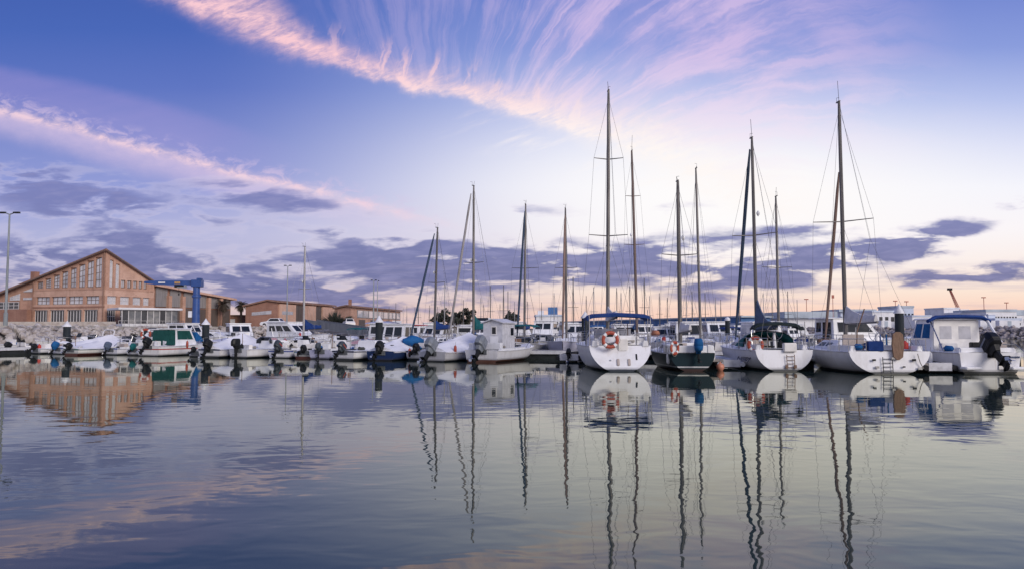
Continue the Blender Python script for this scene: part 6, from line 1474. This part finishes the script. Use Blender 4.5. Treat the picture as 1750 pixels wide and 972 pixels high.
# ================================================================ the forest of distant masts
FM = 'distant sailing boats across the harbour'
protos = []
def far_sail(mm, hmat, boomm, h):
    o = thing('distant_sailboat', 'distant moored sailing boat, a thin bare mast in the far forest of masts', 'sailboat', (0, 0, 0), 0, FM)
    hl = Hull(8.5, 2.8, .95, 1.2, tw=.75, draft=.4, sail=True, rake=.2); hl.build('hull', hmat, o); hl.deck('deck', GEL, o)
    mb = MB(); frustum(mb, 1.7, 1.3, 2.6, 6, .9, 1.4, .1, 1.0); mb.build('cabin_trunk', GEL, o, smooth=0)
    mb = MB(); mb.tube([(0, 4.6, 1.0), (0, 4.5, h)], [.10, .07], 6); ms = mb.build('mast', mm, o)
    mb = MB(); mb.tube([(-.8, 4.5, h * .55), (.8, 4.5, h * .55)], .03, 4); mb.build('spreader', mm, ms)
    mb = MB(); mb.tube([(0, 8.4, 1.3), (0, 4.5, h), (0, .2, 1.2)], .015, 4); mb.build('rigging', WIRE, o)
    if boomm: boom_cover(o, 4.4, 2.0, 1.0, 2.1, .4, boomm, .14)
    return o
def copy_tree(o, parent=None):
    c = o.copy(); C.objects.link(c); c.parent = parent
    for ch in o.children: copy_tree(ch, c)
    return c
base_h = 10.0
pr = [far_sail(ALU, HULLW, NAVY, base_h), far_sail(ALUL, HULLW, GREYCANV, base_h), far_sail(ALU, HULLNAVY, None, base_h)]
far = [(676, 517, 170), (695, 522, 190), (719, 510, 130), (733, 521, 180), (757, 482, 110), (775, 516, 160), (792, 512, 150), (818, 508, 140), (830, 520, 170), (840, 489, 112), (852, 518, 180), (861, 487, 120), (868, 497, 125), (880, 515, 170),
       (905, 515, 150), (926, 516, 190), (945, 500, 140), (980, 473, 100), (1003, 505, 150), (1016, 490, 120), (1036, 508, 160), (1055, 492, 130), (1062, 500, 150), (1078, 488, 115), (1102, 475, 105), (1112, 505, 150), (1128, 500, 140),
       (1142, 508, 160), (1172, 505, 150), (1182, 498, 125), (1207, 500, 140), (1222, 508, 160), (1232, 512, 170), (1262, 505, 140), (1308, 500, 130), (1318, 508, 150), (1346, 498, 115), (1362, 512, 150), (706, 524, 200), (745, 523, 200), (686, 526, 210), (650, 528, 150), (664, 524, 160)]
for i, (px, yt, d) in enumerate(far):
    if px < 690: d = max(d, 135)
    s = pr[i % 3]; o = s if i < 3 else copy_tree(s)
    t = W(px, yt, d); k = (t.z) / base_h; hd = random.choice((180, 200, 20, 10, 175))
    v = Vector((math.sin(R(hd)), math.cos(R(hd)), 0)); o.location = Vector((t.x, d, 0)) - v * 4.55; o.rotation_euler = (0, 0, -R(hd)); o.scale = (min(1, k), min(1, k), k)
# small distant motorboats filling the water between
pm, _ = motorboat('distant_motorboat', 'distant white motorboat among the far moorings', (0, 0, 0), 0, 6.5, 2.4, .9, 1.2, HULLW, 'motorboat', group='distant motorboats across the harbour', rail=False, cabin=dict(y0=1.6, y1=4.2, z1=2.3, r1=.7, n=1))
rnd = random.Random(12)
for i in range(34):
    o = pm if i == 0 else copy_tree(pm)
    px = 690 + (1370 - 690) * (i + .5) / 34 + rnd.uniform(-8, 8); d = rnd.uniform(88, 150); hd = rnd.choice((180, 195, 170, 100, 260))
    o.location = (GX(px, d), d, 0); o.rotation_euler = (0, 0, -R(hd)); s = rnd.uniform(.85, 1.25); o.scale = (s, s, s)
